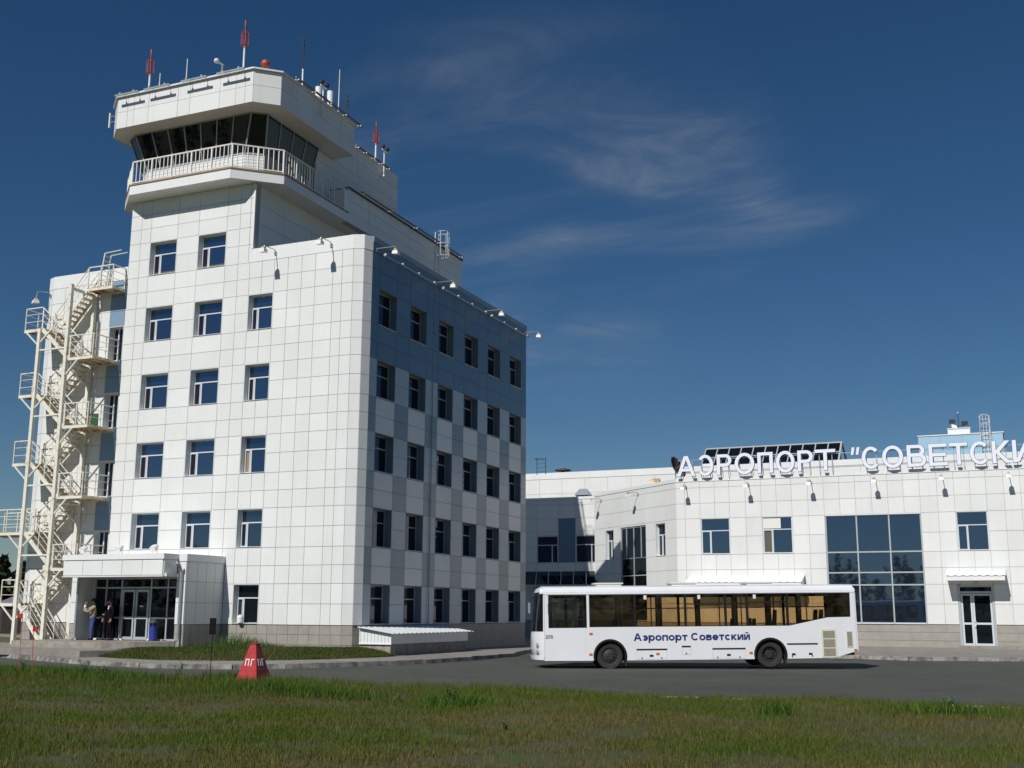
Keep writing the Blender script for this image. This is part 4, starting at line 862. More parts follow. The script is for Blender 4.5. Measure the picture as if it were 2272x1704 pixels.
# ------------------------------------------------------------------ antennas and roof clutter
def caged(label, loc, h, zc0, zc1):
    t = thing('cage_antenna', label, 'antenna', loc, 0, 'red cage antennas')
    MB().tube([(0, 0, 0), (0, 0, zc0)], 0.045, 8).build('mast', 'rail_white', t)
    v = MB(); r = 0.18
    for k in range(8): a = k*math.pi/4; v.tube([(r*math.cos(a), r*math.sin(a), zc0), (r*math.cos(a), r*math.sin(a), zc1)], 0.014, 5)
    for z in (zc0, zc1):
        for k in range(8): a, b = k*math.pi/4, (k+1)*math.pi/4; v.tube([(r*math.cos(a), r*math.sin(a), z), (r*math.cos(b), r*math.sin(b), z)], 0.014, 5); v.tube([(0, 0, z), (r*math.cos(a), r*math.sin(a), z)], 0.012, 5)
    v.tube([(0, 0, zc0), (0, 0, zc1)], 0.07, 8); v.build('cage', 'antenna_red', t)
    MB().tube([(0, 0, zc1), (0, 0, zc1+(h-zc1)*0.55)], 0.05, 8).build('upper_mast', 'antenna_dark', t); MB().tube([(0, 0, zc1+(h-zc1)*0.55), (0, 0, h)], 0.055, 8).build('tip', 'antenna_red', t)
caged('red cage antenna on a white mast at the left end of cab roof', (-12.5, -0.5, 26.6), 2.6, 1.3, 2.0)
caged('red cage antenna on a white mast at the front right of cab roof', (-6.8, -0.5, 26.6), 2.95, 1.65, 2.35)
caged('red cage antenna on the block behind the cab', (-6.4, 11.4, 26.5), 2.7, 1.4, 2.1)
def dip(label, loc, h, zr):
    t = thing('dipole_antenna', label, 'antenna', loc, 0, 'dark dipole antennas')
    MB().tube([(0, 0, 0), (0, 0, zr)], 0.04, 8).build('mast', 'rail_white', t); v = MB(); v.tube([(0, 0, zr), (0, 0, h)], 0.035, 6)
    for k in range(4): a = k*math.pi/2+0.4; c, s_ = math.cos(a), math.sin(a); v.tube([(0, 0, h-0.05), (0.22*c, 0.22*s_, h+0.03)], 0.012, 5); v.tube([(0, 0, h-0.1), (0.17*c, 0.17*s_, h-0.75)], 0.012, 5)
    v.build('dipoles', 'antenna_dark', t)
dip('dark dipole antenna on white mast behind the cab corner', (-5.5, 2.55, 26.6), 3.2, 1.6)
dip('short dark dipole antenna at back end of cab roof edge', (-5.2, 6.3, 26.6), 1.75, 0.35)
for loc, h, w in (((-11.85, -0.5, 26.6), 1.2, 'short white whip antenna beside the left cage antenna'), ((-10.2, -0.5, 26.6), 1.65, 'white whip antenna in the middle of cab roof front'), ((-5.2, 5.46, 26.6), 2.85, 'tall white whip antenna at the back of cab roof')):
    t = thing('whip_antenna', w, 'antenna', loc, 0, 'white whip antennas'); MB().tube([(0, 0, 0), (0, 0, h)], [0.03, 0.018], 6).build('rod', 'rail_white', t); MB().tube([(0, 0, 0), (0, 0, 0.12)], 0.05, 8).build('base', 'galv', t)
t = thing('camera_boom', 'white ball camera on a dark boom over cab roof front', 'camera', (-6.95, -0.95, 26.68)); MB().tube([(0, 0, 0), (-0.55, -0.15, 0.4)], 0.03, 6).build('boom', 'antenna_dark', t); MB().sphere((-0.9, -0.25, 0.66), 0.13).build('ball', 'lamp_white', t); MB().tube([(-0.55, -0.15, 0.4), (-0.84, -0.23, 0.6)], 0.045, 6).tube([(-0.6, -0.16, 0.42), (-0.62, -0.16, 0.22)], 0.05, 6).build('housing', 'galv', t)
t = thing('obstruction_light', 'round red obstruction lamp on the cab roof corner', 'lamp', (-6.2, 0.4, 26.68)); MB().tube([(0, 0, 0), (0, 0, 0.75)], 0.06, 8).build('stem', 'galv', t); m_ = MB(); m_.sphere((0, 0, 0.92), 0.23, 12, 8); m_.smooth = True; m_.build('lens', 'dome_red', t)
for x, y, w in ((-7.3, 6.7, 'nearer the cab'), (-7.0, 7.4, 'farther back')): o = MB().tube([(0, 0, 0), (0, 0, 2.8)], 0.17, 12).build('vent_pipe', 'white_coping'); o.location = (x, y, 26.6); tag(o, 'pale vent pipe on the roof behind cab, %s' % w, 'pipe', 'vent pipes on the tower roof')
for loc, w in (((-4.75, 3.3, 25.9), 'fixed to the shaded side of the cab roof'), ((-5.95, 11.6, 25.9), 'fixed to the wall behind the cab')):
    t = thing('twin_spotlight', 'two dark round spotlights %s' % w, 'floodlight', loc, 0, 'twin spotlights on brackets'); MB().tube([(0, 0, 0), (0, 0, 1.6)], 0.035, 6).beam((0, -0.25, 1.55), (0, 0.3, 1.55), 0.05).box(-0.12, -0.1, -0.05, 0.1, 0.1, 0.02).build('post', 'lamp_white', t)
    for y in (-0.22, 0.25): MB().sphere((0.05, y, 1.7), 0.13, 10, 6).build('lamp_head', 'lamp_dark', t)
t = thing('antenna_bracket', 'small panel antenna on a bracket at the left end of cab roof', 'antenna', (-14.95, 0.2, 26.0)); MB().beam((0, 0, 0.1), (-0.55, 0, 0.1), 0.03).beam((0, 0, 0.4), (-0.55, 0, 0.4), 0.03).build('bracket', 'galv', t); MB().box(-0.62, -0.05, -0.2, -0.55, 0.05, 0.6).build('panel_antenna', 'lamp_white', t)
def cage_ladder(label, loc, h, rotz=0, w=0.5, hoop=True, m='rail_white', z0=0.0, cage_from=0.8):
    t = thing('caged_ladder', label, 'ladder', loc, rotz, None); v = MB()
    for x in (-w/2, w/2): v.tube([(x, 0, z0), (x, 0, h)], 0.028, 6)
    k = z0+0.2
    while k < h-0.1: v.beam((-w/2, 0, k), (w/2, 0, k), 0.025); k += 0.3
    v.build('rungs', m, t); v = MB(); r = 0.4; zz = cage_from; hoops = []
    while zz <= h+0.01:
        pts = [(r*math.sin(a)*0.9, -r*0.1-r*(1+math.cos(a))*0.9, zz) for a in np.linspace(-math.pi*0.88, math.pi*0.88, 10)]; v.tube([(-w/2, 0, zz)]+pts[::-1][::-1]+[(w/2, 0, zz)] if False else pts, 0.018, 5); hoops.append(pts); zz += 0.75
    for i in (2, 4, 5, 7):
        if len(hoops) > 1: v.tube([hoops[0][i], hoops[-1][i]], 0.016, 5)
    v.build('cage', m, t); return t
cage_ladder('caged white ladder on the overhanging block of the tower', (-4.98, 16.5, 21.2), 2.7, R(90), cage_from=1.2)
cage_ladder('caged white ladder on the pale blue plant room', (24.2, 51.9, 11.6), 5.0, 0, w=0.6, cage_from=1.2, m='rail_white')
cage_ladder('dark ladder hoop at the parapet of the link wing', (-6.85, 37.95, 9.5), 3.6, 0, w=0.7, m='antenna_dark', cage_from=3.4, z0=2.3)
t = thing('roof_fan', 'flat round dark roof fan beside the ladder hoop', 'fan', (-5.5, 39, 11.6)); MB().tube([(0, 0, 0), (0, 0, 0.55)], 0.08, 8).build('stem', 'antenna_dark', t); MB().tube([(0, 0, 0.52), (0, 0, 0.6), (0, 0, 0.72)], [0.62, 0.6, 0.1], 14).build('cap', 'antenna_dark', t)
t = thing('satellite_dish', 'grey satellite dish on the terminal roof left of the sign', 'satellite dish', (5.5, 30.0, 9.4))
v = MB(); D = Vector((0.80, -0.20, 0.40)).normalized(); X = D.orthogonal().normalized(); Y_ = D.cross(X); C0 = Vector((0.2, 0, 1.35)); rings = []
for i in range(6):
    r = 0.75*i/5; rings.append([C0+D*(0.28*(i/5)**2)+(X*math.cos(a)+Y_*math.sin(a))*max(r, 0.01) for a in np.linspace(0, 2*math.pi, 17)[:-1]])
for i in range(5):
    for k in range(16): v.add([rings[i][k], rings[i+1][k], rings[i+1][(k+1) % 16], rings[i][(k+1) % 16]], [(0, 1, 2, 3)])
v.smooth = True; o = v.build('dish', 'lamp_dark', t); o.data.materials.clear(); o.data.materials.append(MATS['shed_dark']); md = o.modifiers.new('s', 'SOLIDIFY'); md.thickness = 0.02
MB().tube([(0.2, 0.1, 0), (0.2, 0.1, 1.3)], 0.04, 8).tube([C0, C0+D*0.7], 0.02, 6).box(-0.2, -0.3, 0, 0.6, 0.5, 0.05).build('mount', 'galv', t)
t = thing('roof_hatch', 'small tan gabled vent on the roof of the angled corner', 'vent', (3.4, 33.2, 9.4)); MB().add([(-0.35, -0.3, 0), (0.35, -0.3, 0), (0.35, 0.3, 0), (-0.35, 0.3, 0), (-0.35, -0.3, 0.75), (0.35, -0.3, 0.75), (0.35, 0.3, 0.75), (-0.35, 0.3, 0.75), (-0.35, 0, 1.15), (0.35, 0, 1.15)], [(0, 1, 5, 4), (2, 3, 7, 6), (1, 2, 6, 9, 5), (3, 0, 4, 8, 7), (4, 5, 9, 8), (6, 7, 8, 9)]).build('housing', 'rusty_steel', t); MB().box(-0.42, -0.36, 0.0, 0.42, 0.36, 0.08).build('kerb_frame', 'galv', t)
t = thing('roof_hatch', 'grey ventilation cowl in shade on the link wing roof', 'vent', (-2.9, 36.8, 9.4)); MB().prism([(-0.6, -0.4), (0.3, -0.4), (0.3, 0.4), (-0.6, 0.4)], 0, 0.55).add([(-0.7, -0.5, 0.55), (0.4, -0.5, 0.55), (0.4, 0.5, 0.55), (-0.7, 0.5, 0.55), (-0.5, 0, 1.05), (0.1, 0, 1.05)], [(0, 1, 5, 4), (1, 2, 5), (2, 3, 4, 5), (3, 0, 4), (3, 2, 1, 0)]).build('cowl', 'grey_panel', t)
t = thing('roof_spotlights', 'cluster of dark floodlights with mast on the plant room', 'floodlight', (22.3, 52.8, 15.78)); MB().tube([(0, 0, 0), (0, 0, 1.2)], 0.03, 6).beam((-0.5, 0, 0.25), (0.5, 0, 0.25), 0.05).build('mast', 'antenna_dark', t); MB().sphere((0, 0, 1.25), 0.1).build('finial', 'galv', t)
for x, z in ((-0.45, 0.6), (0.45, 0.42)): MB().box(x-0.24, -0.1, z-0.15, x+0.24, 0.12, z+0.15).build('lamp_head', 'lamp_dark', t)
MB().hexa([(-0.5, -0.35, 0.1), (-0.1, -0.35, -0.0), (-0.1, -0.2, -0.0), (-0.5, -0.2, 0.1), (-0.5, -0.3, 0.35), (-0.15, -0.3, 0.22), (-0.15, -0.15, 0.22), (-0.5, -0.15, 0.35)]).build('lamp_head', 'lamp_white', t)

# ------------------------------------------------------------------ bus
BM = Vector((14.65, -1.48, ZR)); BTH = R(26); BP = math.asin(0.0148)
BUS = thing('bus', 'white low-floor airport bus with blue lettering standing on the road', 'bus', BM, 0)
BUS.rotation_euler = (0, -0.0, BTH)
BUS.matrix_world = Matrix.Translation(BM) @ Matrix.Rotation(BTH, 4, 'Z') @ Matrix.Rotation(-0.0135, 4, 'Y')
BW = 2.5; XA, XB = -5.16, 6.0                       # side length, local x backwards, local y away from the camera
def arch(cx, r, zb, n=14): return [(cx+r*math.cos(a), 0.46+r*math.sin(a)) for a in np.linspace(math.pi+0.25, -0.25, n)]
AF_, AR_ = -2.84, 2.87
def side_plate(y0, y1, holes, door=False):
    low = [(XA, 0.33)]
    for c in (AF_, AR_):
        a = [(c+0.58*math.cos(t), 0.46+0.58*math.sin(t)) for t in np.linspace(math.pi, 0, 13)]; low += [(c-0.58, 0.32)]+a+[(c+0.58, 0.32)]
    low += [(5.14, 0.33), (XB-0.02, 0.56)]
    outer = low+[(XB, 2.64), (XA, 2.64)]
    return plate(outer, holes, y0, y1)
NW = [[(-4.99, 1.45), (-3.66, 1.45), (-3.66, 2.60), (-4.99, 2.60)], [(-3.54, 1.47), (3.59, 1.46), (4.99, 1.74), (5.80, 1.75), (5.82, 2.60), (-3.54, 2.60)]]
side_plate(0.0, 0.05, NW).build('body_side', 'bus_white', BUS)
FWN = [[(-4.7, 0.45), (-3.6, 0.45), (-3.6, 2.55), (-4.7, 2.55)], [(-3.42, 1.35), (-2.28, 1.35), (-2.28, 2.55), (-3.42, 2.55)], [(2.32, 1.35), (3.42, 1.35), (3.42, 2.55), (2.32, 2.55)], [(4.75, 1.6), (5.7, 1.6), (5.7, 2.55), (4.75, 2.55)], [(-2.1, 1.35), (-0.75, 1.35), (-0.75, 2.55), (-2.1, 2.55)], [(-0.55, 0.45), (0.75, 0.45), (0.75, 2.55), (-0.55, 2.55)], [(0.9, 1.35), (2.15, 1.35), (2.15, 2.55), (0.9, 2.55)], [(3.6, 0.6), (4.6, 0.6), (4.6, 2.55), (3.6, 2.55)]]
side_plate(BW-0.05, BW, FWN).build('body_side', 'bus_white', BUS)
for n, w in enumerate(NW):
    p = plate(w, [], 0.015, 0.022).build('window', 'cab_clear' if n == 0 else 'bus_glass', BUS)
    fm = MB()
    for a, b in zip(w, w[1:]+w[:1]): fm.beam((a[0], 0.024, a[1]), (b[0], 0.024, b[1]), 0.03, 0.05)
    fm.build('gasket', 'bus_black', p)
for x in (-1.93, -0.12, 1.32, 2.1, 3.55): MB().box(x-0.045, 0.012, 1.47, x+0.045, 0.04, 2.6).build('window_pillar', 'bus_black', BUS)
for x0, x1, z in ((-3.54, -1.98, 2.22), (-0.07, 1.27, 2.25), (1.37, 2.05, 2.25), (2.15, 3.5, 2.3), (-4.97, -4.13, 2.32), (-4.97, -3.68, 1.74)): MB().box(x0, 0.013, z-0.02, x1, 0.039, z+0.02).build('window_bar', 'bus_black', BUS)
MB().box(-4.12, 0.0125, 1.765, -4.07, 0.0385, 2.6).build('window_bar', 'bus_black', BUS)
for w in FWN: plate(w, [], BW-0.03, BW-0.024).build('window', 'bus_glass', BUS)
fm = MB()
for w in FWN:
    for a, b in zip(w, w[1:]+w[:1]): fm.beam((a[0], BW-0.027, a[1]), (b[0], BW-0.027, b[1]), 0.05, 0.08)
    if w[0][1] < 1: xm = (w[0][0]+w[1][0])/2; fm.box(xm-0.05, BW-0.04, 0.46, xm+0.05, BW-0.01, 2.54)
fm.build('door_frames', 'bus_black', BUS)
for x in (-1.55, 0.38, 2.38): MB().box(x-0.05, 0.005, 2.42, x+0.05, 0.012, 2.56).build('sticker', 'mark_white', BUS)
# roof with rounded shoulders
prof = [(0.0, 2.64), (0.0, 2.70), (0.03, 2.79), (0.12, 2.86), (0.35, 2.90), (1.25, 2.93), (2.15, 2.90), (2.38, 2.86), (2.47, 2.79), (2.5, 2.70), (2.5, 2.64)]
v = MB(); xs_ = [-5.30, -5.2, XA, XB-0.03, XB+0.03]; zd = [0.09, 0.02, 0.0, 0.0, 0.10]
for x, dz in zip(xs_, zd): v.v += [(x, y, 2.64+(z-2.64)*(1-dz*3.2)) for y, z in prof]
n = len(prof)
for i in range(len(xs_)-1):
    for k in range(n-1): v.f.append((i*n+k, (i+1)*n+k, (i+1)*n+k+1, i*n+k+1)); v.mi.append(0)
v.f += [tuple(range(n)), tuple(range((len(xs_)-1)*n+n-1, (len(xs_)-1)*n-1, -1))]; v.mi += [0, 0]
v.build('roof', 'bus_white', BUS)
MB().box(XA, -0.012, 2.615, XB, 0.0, 2.65).build('gutter', 'bus_white', BUS)
for x0, x1 in ((-3.25, -2.22), (-0.5, 0.5), (2.25, 3.32)):
    v = MB(); v.box(x0+0.06, 0.75, 2.9, x1-0.06, 1.7, 2.99); o = v.build('roof_hatch', 'bus_white', BUS); MB().box(x0, 0.7, 2.99, x1, 1.75, 3.03).build('hatch_lid', 'bus_cream', o)
# front: curved nose with windscreen
def nose(zs, amps, off=0.0, s0=0.0, s1=1.0, NS=22):
    v = MB()
    for z, (x, am) in zip(zs, amps):
        for k in range(NS+1):
            s = s0+(s1-s0)*k/NS; q = abs(2*s-1); v.v.append((x-am*(1-q**3.2)-off, BW*s, z))
    for i in range(len(zs)-1):
        for k in range(NS): a = i*(NS+1)+k; v.f.append((a, a+NS+1, a+NS+2, a+1)); v.mi.append(0)
    v.smooth = True; return v
nose([0.33, 0.45, 0.75, 1.15, 1.34, 1.9, 2.5, 2.72, 2.85], [(-5.15, 0.20), (-5.155, 0.33), (-5.16, 0.385), (-5.16, 0.38), (-5.16, 0.36), (-5.16, 0.32), (-5.16, 0.26), (-5.16, 0.24), (-5.2, 0.12)]).build('front', 'bus_white', BUS)
nose([1.34, 1.6, 2.0, 2.4, 2.70], [(-5.16, 0.36), (-5.16, 0.34), (-5.16, 0.31), (-5.16, 0.27), (-5.16, 0.245)], off=0.012, s0=0.012, s1=0.988).build('windscreen', 'dark_glass', BUS)
for z in (0.62, 0.85):
    for s in (0.12, 0.88): MB().sphere((-5.16-0.38*(1-abs(2*s-1)**3.2)+0.02, BW*s, z), 0.11, 10, 7, (0.6, 1, 1)).build('headlight', 'galv', BUS)
nose([0.36, 0.52], [(-5.16, 0.36), (-5.16, 0.40)], off=0.02).build('bumper', 'bus_white', BUS)
v = MB(); v.box(XB-0.02, 0.02, 0.56, XB+0.04, BW-0.02, 2.66); v.build('rear', 'bus_white', BUS)
v = MB(); v.box(XB+0.04, 0.25, 1.65, XB+0.05, BW-0.25, 2.55); v.build('rear_window', 'dark_glass', BUS)
for sx_ in (1,):
    v = MB(); v.tube([(-5.3, -0.02, 2.55), (-5.62, -0.18, 2.5), (-5.68, -0.2, 2.3)], 0.015, 6); m_ = v.build('mirror', 'bus_black', BUS); MB().box(-5.73, -0.28, 1.98, -5.66, -0.1, 2.34).build('mirror_glass', 'galv', m_)
MB().box(-5.02, -0.11, 1.92, -4.95, -0.03, 2.3).build('mirror', 'bus_black', BUS)
# underside, interior
v = MB(); v.box(-5.1, 0.61, 0.29, 5.1, BW-0.45, 0.42); v.box(-5.1, 0.06, 0.32, -3.43, 0.6, 0.43); v.build('floor', 'bus_black', BUS)
v = MB(); v.box(-2.2, 0.055, 0.34, 2.25, 0.4, 1.05); v.box(-3.42, 0.46, 0.3, -2.2, 0.6, 1.2); v.box(2.25, 0.46, 0.3, 3.5, 0.6, 1.2); v.box(3.5, 0.055, 0.42, 5.9, BW-0.055, 1.2); v.build('wheel_housing', 'bus_black', BUS)
v = MB(); v.box(-3.5, 0.06, 2.66, 5.9, BW-0.06, 2.69); v.build('ceiling', 'bus_int', BUS)
seat = MB(); seat.box(-0.22, 0, 0.0, 0.22, 0.42, 0.08); seat.hexa([(0.17, 0, 0.05), (0.24, 0, 0.05), (0.24, 0.42, 0.05), (0.17, 0.42, 0.05), (0.25, 0.05, 0.72), (0.31, 0.05, 0.72), (0.31, 0.37, 0.72), (0.25, 0.37, 0.72)]); seat.box(-0.03, 0.18, -0.4, 0.03, 0.24, 0)
sm_ = seat.mesh('seat', 'bus_seat')
for x, y in [(-2.9, 0.35), (-2.1, 0.35), (-1.2, 0.35), (1.4, 0.35), (2.2, 0.35), (3.0, 0.45), (3.9, 0.45), (4.7, 0.45), (-2.6, 1.75), (2.4, 1.75), (3.1, 1.75), (4.9, 1.75)]:
    o = link('seat', sm_, BUS); o.location = (x, y, 1.0 if x < 3 else 1.3)
v = MB()
for x, y in ((-1.75, 0.9), (-1.2, 0.9), (-0.75, 1.8), (0.75, 1.8), (1.3, 0.9), (2.1, 0.9), (3.55, 1.8), (4.6, 1.2)): v.tube([(x, y, 0.42), (x, y, 2.66)], 0.022, 6)
for y in (0.9, 1.7): v.tube([(-3.3, y, 2.1), (5.2, y, 2.12)], 0.02, 6)
v.build('grab_rails', 'yellow_pipe', BUS)
v = MB(); v.box(-3.52, 0.06, 0.42, -3.46, 1.6, 1.5); v.build('cab_partition', 'bus_int', BUS)
v = MB(); v.hexa([(-5.2, 0.4, 1.1), (-4.6, 0.4, 1.1), (-4.6, 2.2, 1.1), (-5.2, 2.2, 1.1), (-5.25, 0.4, 1.42), (-4.75, 0.4, 1.36), (-4.75, 2.2, 1.36), (-5.25, 2.2, 1.42)]); v.build('dashboard', 'bus_black', BUS)
st = MB(); st.tube([(-4.62+0.06*math.sin(a)*0.5, 0.75+0.22*math.cos(a), 1.5+0.2*math.sin(a)) for a in np.linspace(0, 2*math.pi, 15)], 0.016, 6); st.build('steering_wheel', 'bus_black', BUS)
v = MB(); v.box(-4.2, 0.5, 0.6, -3.75, 1.0, 1.0); v.box(-3.85, 0.5, 1.0, -3.72, 1.0, 1.85); v.build('driver_seat', 'bus_seat', BUS)
v = MB(); v.hexa([(-4.22, 0.12, 1.48), (-4.08, 0.12, 1.48), (-4.08, 0.2, 1.48), (-4.22, 0.2, 1.48), (-4.16, 0.12, 1.72), (-4.02, 0.12, 1.90), (-4.02, 0.18, 1.90), (-4.16, 0.18, 1.72)]); v.build('safety_vest', 'hi_vis', BUS)
# wheels
def wheel(cx, y, near=True, rear=False):
    t = MB(); N_ = 28; pr = [(0.30, 0.0), (0.42, -0.015), (0.46, 0.02), (0.465, 0.14), (0.46, 0.26), (0.42, 0.29), (0.30, 0.28)]
    for r, yy in pr: t.v += [(cx+r*math.cos(2*math.pi*k/N_), y+yy, 0.465+r*math.sin(2*math.pi*k/N_)) for k in range(N_)]
    for i in range(len(pr)-1):
        for k in range(N_): t.f.append((i*N_+k, (i+1)*N_+k, (i+1)*N_+(k+1) % N_, i*N_+(k+1) % N_)); t.mi.append(0)
    t.smooth = False; wo = t.build('wheel', 'rubber', BUS)
    r_ = MB(); dp = 0.10 if rear else 0.02; pr = [(0.30, 0.01), (0.27, 0.02), (0.25, dp+0.03), (0.16, dp+(0.02 if rear else -0.01)), (0.12, dp-0.03), (0.001, dp-0.03)]
    for r, yy in pr: r_.v += [(cx+r*math.cos(2*math.pi*k/N_), y+yy, 0.465+r*math.sin(2*math.pi*k/N_)) for k in range(N_)]
    for i in range(len(pr)-1):
        for k in range(N_): r_.f.append((i*N_+k, (i+1)*N_+k, (i+1)*N_+(k+1) % N_, i*N_+(k+1) % N_)); r_.mi.append(0)
    r_.build('rim', 'rim_dark', wo); b_ = MB()
    for k in range(10): a = 2*math.pi*k/10; c_ = (cx+0.2*math.cos(a), y+dp, 0.465+0.2*math.sin(a)); b_.tube([c_, (c_[0], c_[1]-0.03, c_[2])], 0.016, 6)
    b_.build('wheel_nuts', 'nut_steel', wo)
for c, rr in ((AF_, False), (AR_, True)):
    wheel(c, 0.10, rear=rr); wheel(c, BW-0.42, rear=rr)
    v = MB()
    for k in range(16):
        a0, a1 = [math.pi+0.22-(math.pi+0.44)*q/16 for q in (k, k+1)]
        P = lambda a, r: (c+r*math.cos(a), 0.46+r*math.sin(a))
        q0, q1, q2, q3 = P(a0, 0.60), P(a1, 0.60), P(a1, 0.53), P(a0, 0.53); v.add([(q0[0], -0.012, q0[1]), (q1[0], -0.012, q1[1]), (q2[0], -0.012, q2[1]), (q3[0], -0.012, q3[1]), (q0[0], 0.09, q0[1]), (q1[0], 0.09, q1[1]), (q2[0], 0.09, q2[1]), (q3[0], 0.09, q3[1])], [(0, 3, 2, 1), (0, 1, 5, 4), (2, 3, 7, 6)])
    v.build('wheel_arch', 'bus_black', BUS)
    v = MB()
    for k in range(12):
        a0, a1 = math.pi-math.pi*k/12, math.pi-math.pi*(k+1)/12; v.add([(c+0.575*math.cos(a0), 0.05, 0.46+0.575*math.sin(a0)), (c+0.575*math.cos(a1), 0.05, 0.46+0.575*math.sin(a1)), (c+0.575*math.cos(a1), 0.5, 0.46+0.575*math.sin(a1)), (c+0.575*math.cos(a0), 0.5, 0.46+0.575*math.sin(a0))], [(0, 1, 2, 3)])
    v.build('arch_liner', 'bus_black', BUS)
    MB().box(c+0.55, 0.08, 0.12, c+0.58, 0.42, 0.45).build('mud_flap', 'rubber', BUS)
for x0, x1, z in ((-1.91, -0.82, 0.69), (-0.30, 0.02, 0.78), (0.79, 1.97, 0.69), (3.47, 4.57, 0.83)): MB().box(x0, -0.016, z-0.022, x1, -0.001, z+0.022).build('trim_strip', 'bus_black', BUS)
fl_ = MB()
for x0, x1, z0, z1 in ((-1.9, -0.83, 0.35, 0.665), (-0.29, 0.01, 0.5, 0.755), (0.8, 1.96, 0.35, 0.665)):
    for a in ((x0, z0, x0, z1), (x1, z0, x1, z1), (x0, z0, x1, z0)): fl_.beam((a[0], -0.001, a[1]), (a[2], -0.001, a[3]), 0.006, 0.008)
fl_.beam((XA+0.01, -0.001, 0.35), (XA+0.01, -0.001, 2.6), 0.006, 0.012)
fl_.build('panel_seams', 'joint', BUS)
for x, z in ((-1.38, 0.47), (1.37, 0.47), (3.69, 0.47), (4.30, 0.48)): MB().box(x-0.065, -0.008, z-0.035, x+0.065, -0.001, z+0.035).build('latch', 'bus_black', BUS)
for x, z in ((-1.72, 0.39), (-1.02, 0.39), (-0.14, 0.54), (0.97, 0.39), (1.76, 0.39), (3.64, 0.40), (4.36, 0.41)): MB().box(x-0.02, -0.008, z-0.025, x+0.02, -0.001, z+0.025).build('lock', 'bus_black', BUS)
for x, z in ((-3.51, 1.25), (-3.53, 0.54), (-1.16, 0.54), (2.16, 0.54), (5.93, 0.60)): MB().box(x-0.055, -0.02, z-0.035, x+0.055, -0.001, z+0.035).build('side_marker', 'amber', BUS)
v = MB(); v.box(4.71, -0.014, 0.36, 5.25, -0.001, 1.34); g_ = v.build('engine_grille', 'bus_cream', BUS)
for z0, z1 in ((0.40, 0.66), (0.70, 0.98), (1.02, 1.27)): MB().box(4.78, -0.02, z0, 5.20, -0.0145, z1).build('mesh', 'bus_grille', g_)
g_ = MB().box(5.62, -0.014, 0.69, 5.85, -0.001, 1.27).build('engine_grille', 'bus_cream', BUS); MB().box(5.65, -0.02, 0.73, 5.82, -0.0145, 1.23).build('mesh', 'bus_grille', g_)
items = []; x = -2.0
for ch, wd in zip('Аэропорт Советский', (0.30, 0.215, 0.235, 0.235, 0.215, 0.235, 0.235, 0.20, 0.0, 0.285, 0.235, 0.215, 0.23, 0.20, 0.215, 0.215, 0.225, 0.225)):
    if ch == ' ': x += 0.115; continue
    items.append((ch, x, x+wd, 0.985, 1.245 if ch in 'АС' else 1.18, 0.057)); x += wd+0.022
sc_ = 4.15/(x-0.022+2.0); items = [(c, -2.0+(a+2.0)*sc_, -2.0+(b+2.0)*sc_, p, q, t) for c, a, b, p, q, t in items]
o = link('lettering', letters_mesh(items, 0.006, ['text_blue']), BUS); o.location = (0, -0.0085, 0)
o = link('fleet_number', letters_mesh([(c, -5.11+0.094*i, -5.11+0.094*i+0.072, 1.09, 1.22, 0.019) for i, c in enumerate('200')], 0.006, ['text_black']), BUS); o.location = (0, -0.0085, 0)

# ------------------------------------------------------------------ small things near the road
MK = thing('hydrant_marker', 'red truncated pyramid marker with white letters at the road edge', 'marker', (6.62, -16.05, -0.31))
b_, t_, H_ = 0.36, 0.085, 1.03
v = MB(); v.hexa([(-b_, -b_, 0), (b_, -b_, 0), (b_, b_, 0), (-b_, b_, 0), (-t_, -t_, H_), (t_, -t_, H_), (t_, t_, H_), (-t_, t_, H_)]); v.build('body', 'marker_red', MK)
v = MB(); v.box(-t_-0.02, -t_-0.02, H_, t_+0.02, t_+0.02, H_+0.02); v.build('cap', 'marker_red', MK)
s1 = b_-(b_-t_)*0.34; v = MB(); v.hexa([(-s1-0.006, -s1-0.006, H_*0.335), (s1+0.006, -s1-0.006, H_*0.335), (s1+0.006, s1+0.006, H_*0.335), (-s1-0.006, s1+0.006, H_*0.335), (-s1-0.002, -s1-0.002, H_*0.35), (s1+0.002, -s1-0.002, H_*0.35), (s1+0.002, s1+0.002, H_*0.35), (-s1-0.002, s1+0.002, H_*0.35)]); v.build('seam', 'marker_red', MK)
lean_ = math.atan((b_-t_)/H_)
for rz in (0, R(90)):
    o = link('lettering', letters_mesh([('П', -0.135, -0.015, 0.49, 0.67, 0.024), ('Г', 0.045, 0.135, 0.49, 0.67, 0.024)], 0.006, ['mark_white']), MK)
    f0 = -(b_-(b_-t_)*0.0); o.matrix_basis = Matrix.Rotation(rz, 4, 'Z') @ Matrix.Translation((0, -b_-0.006, 0)) @ Matrix.Rotation(-lean_, 4, 'X')
SB = thing('signboard', 'small black board on a thin post behind the red marker', 'sign', (5.55, -16.5, -0.31), R(28)); MB().tube([(0, 0, 0), (0, 0, 1.7)], 0.011, 6).build('post', 'black', SB); MB().box(-0.085, -0.015, 1.27, 0.085, 0.015, 1.7).build('board', 'black', SB)
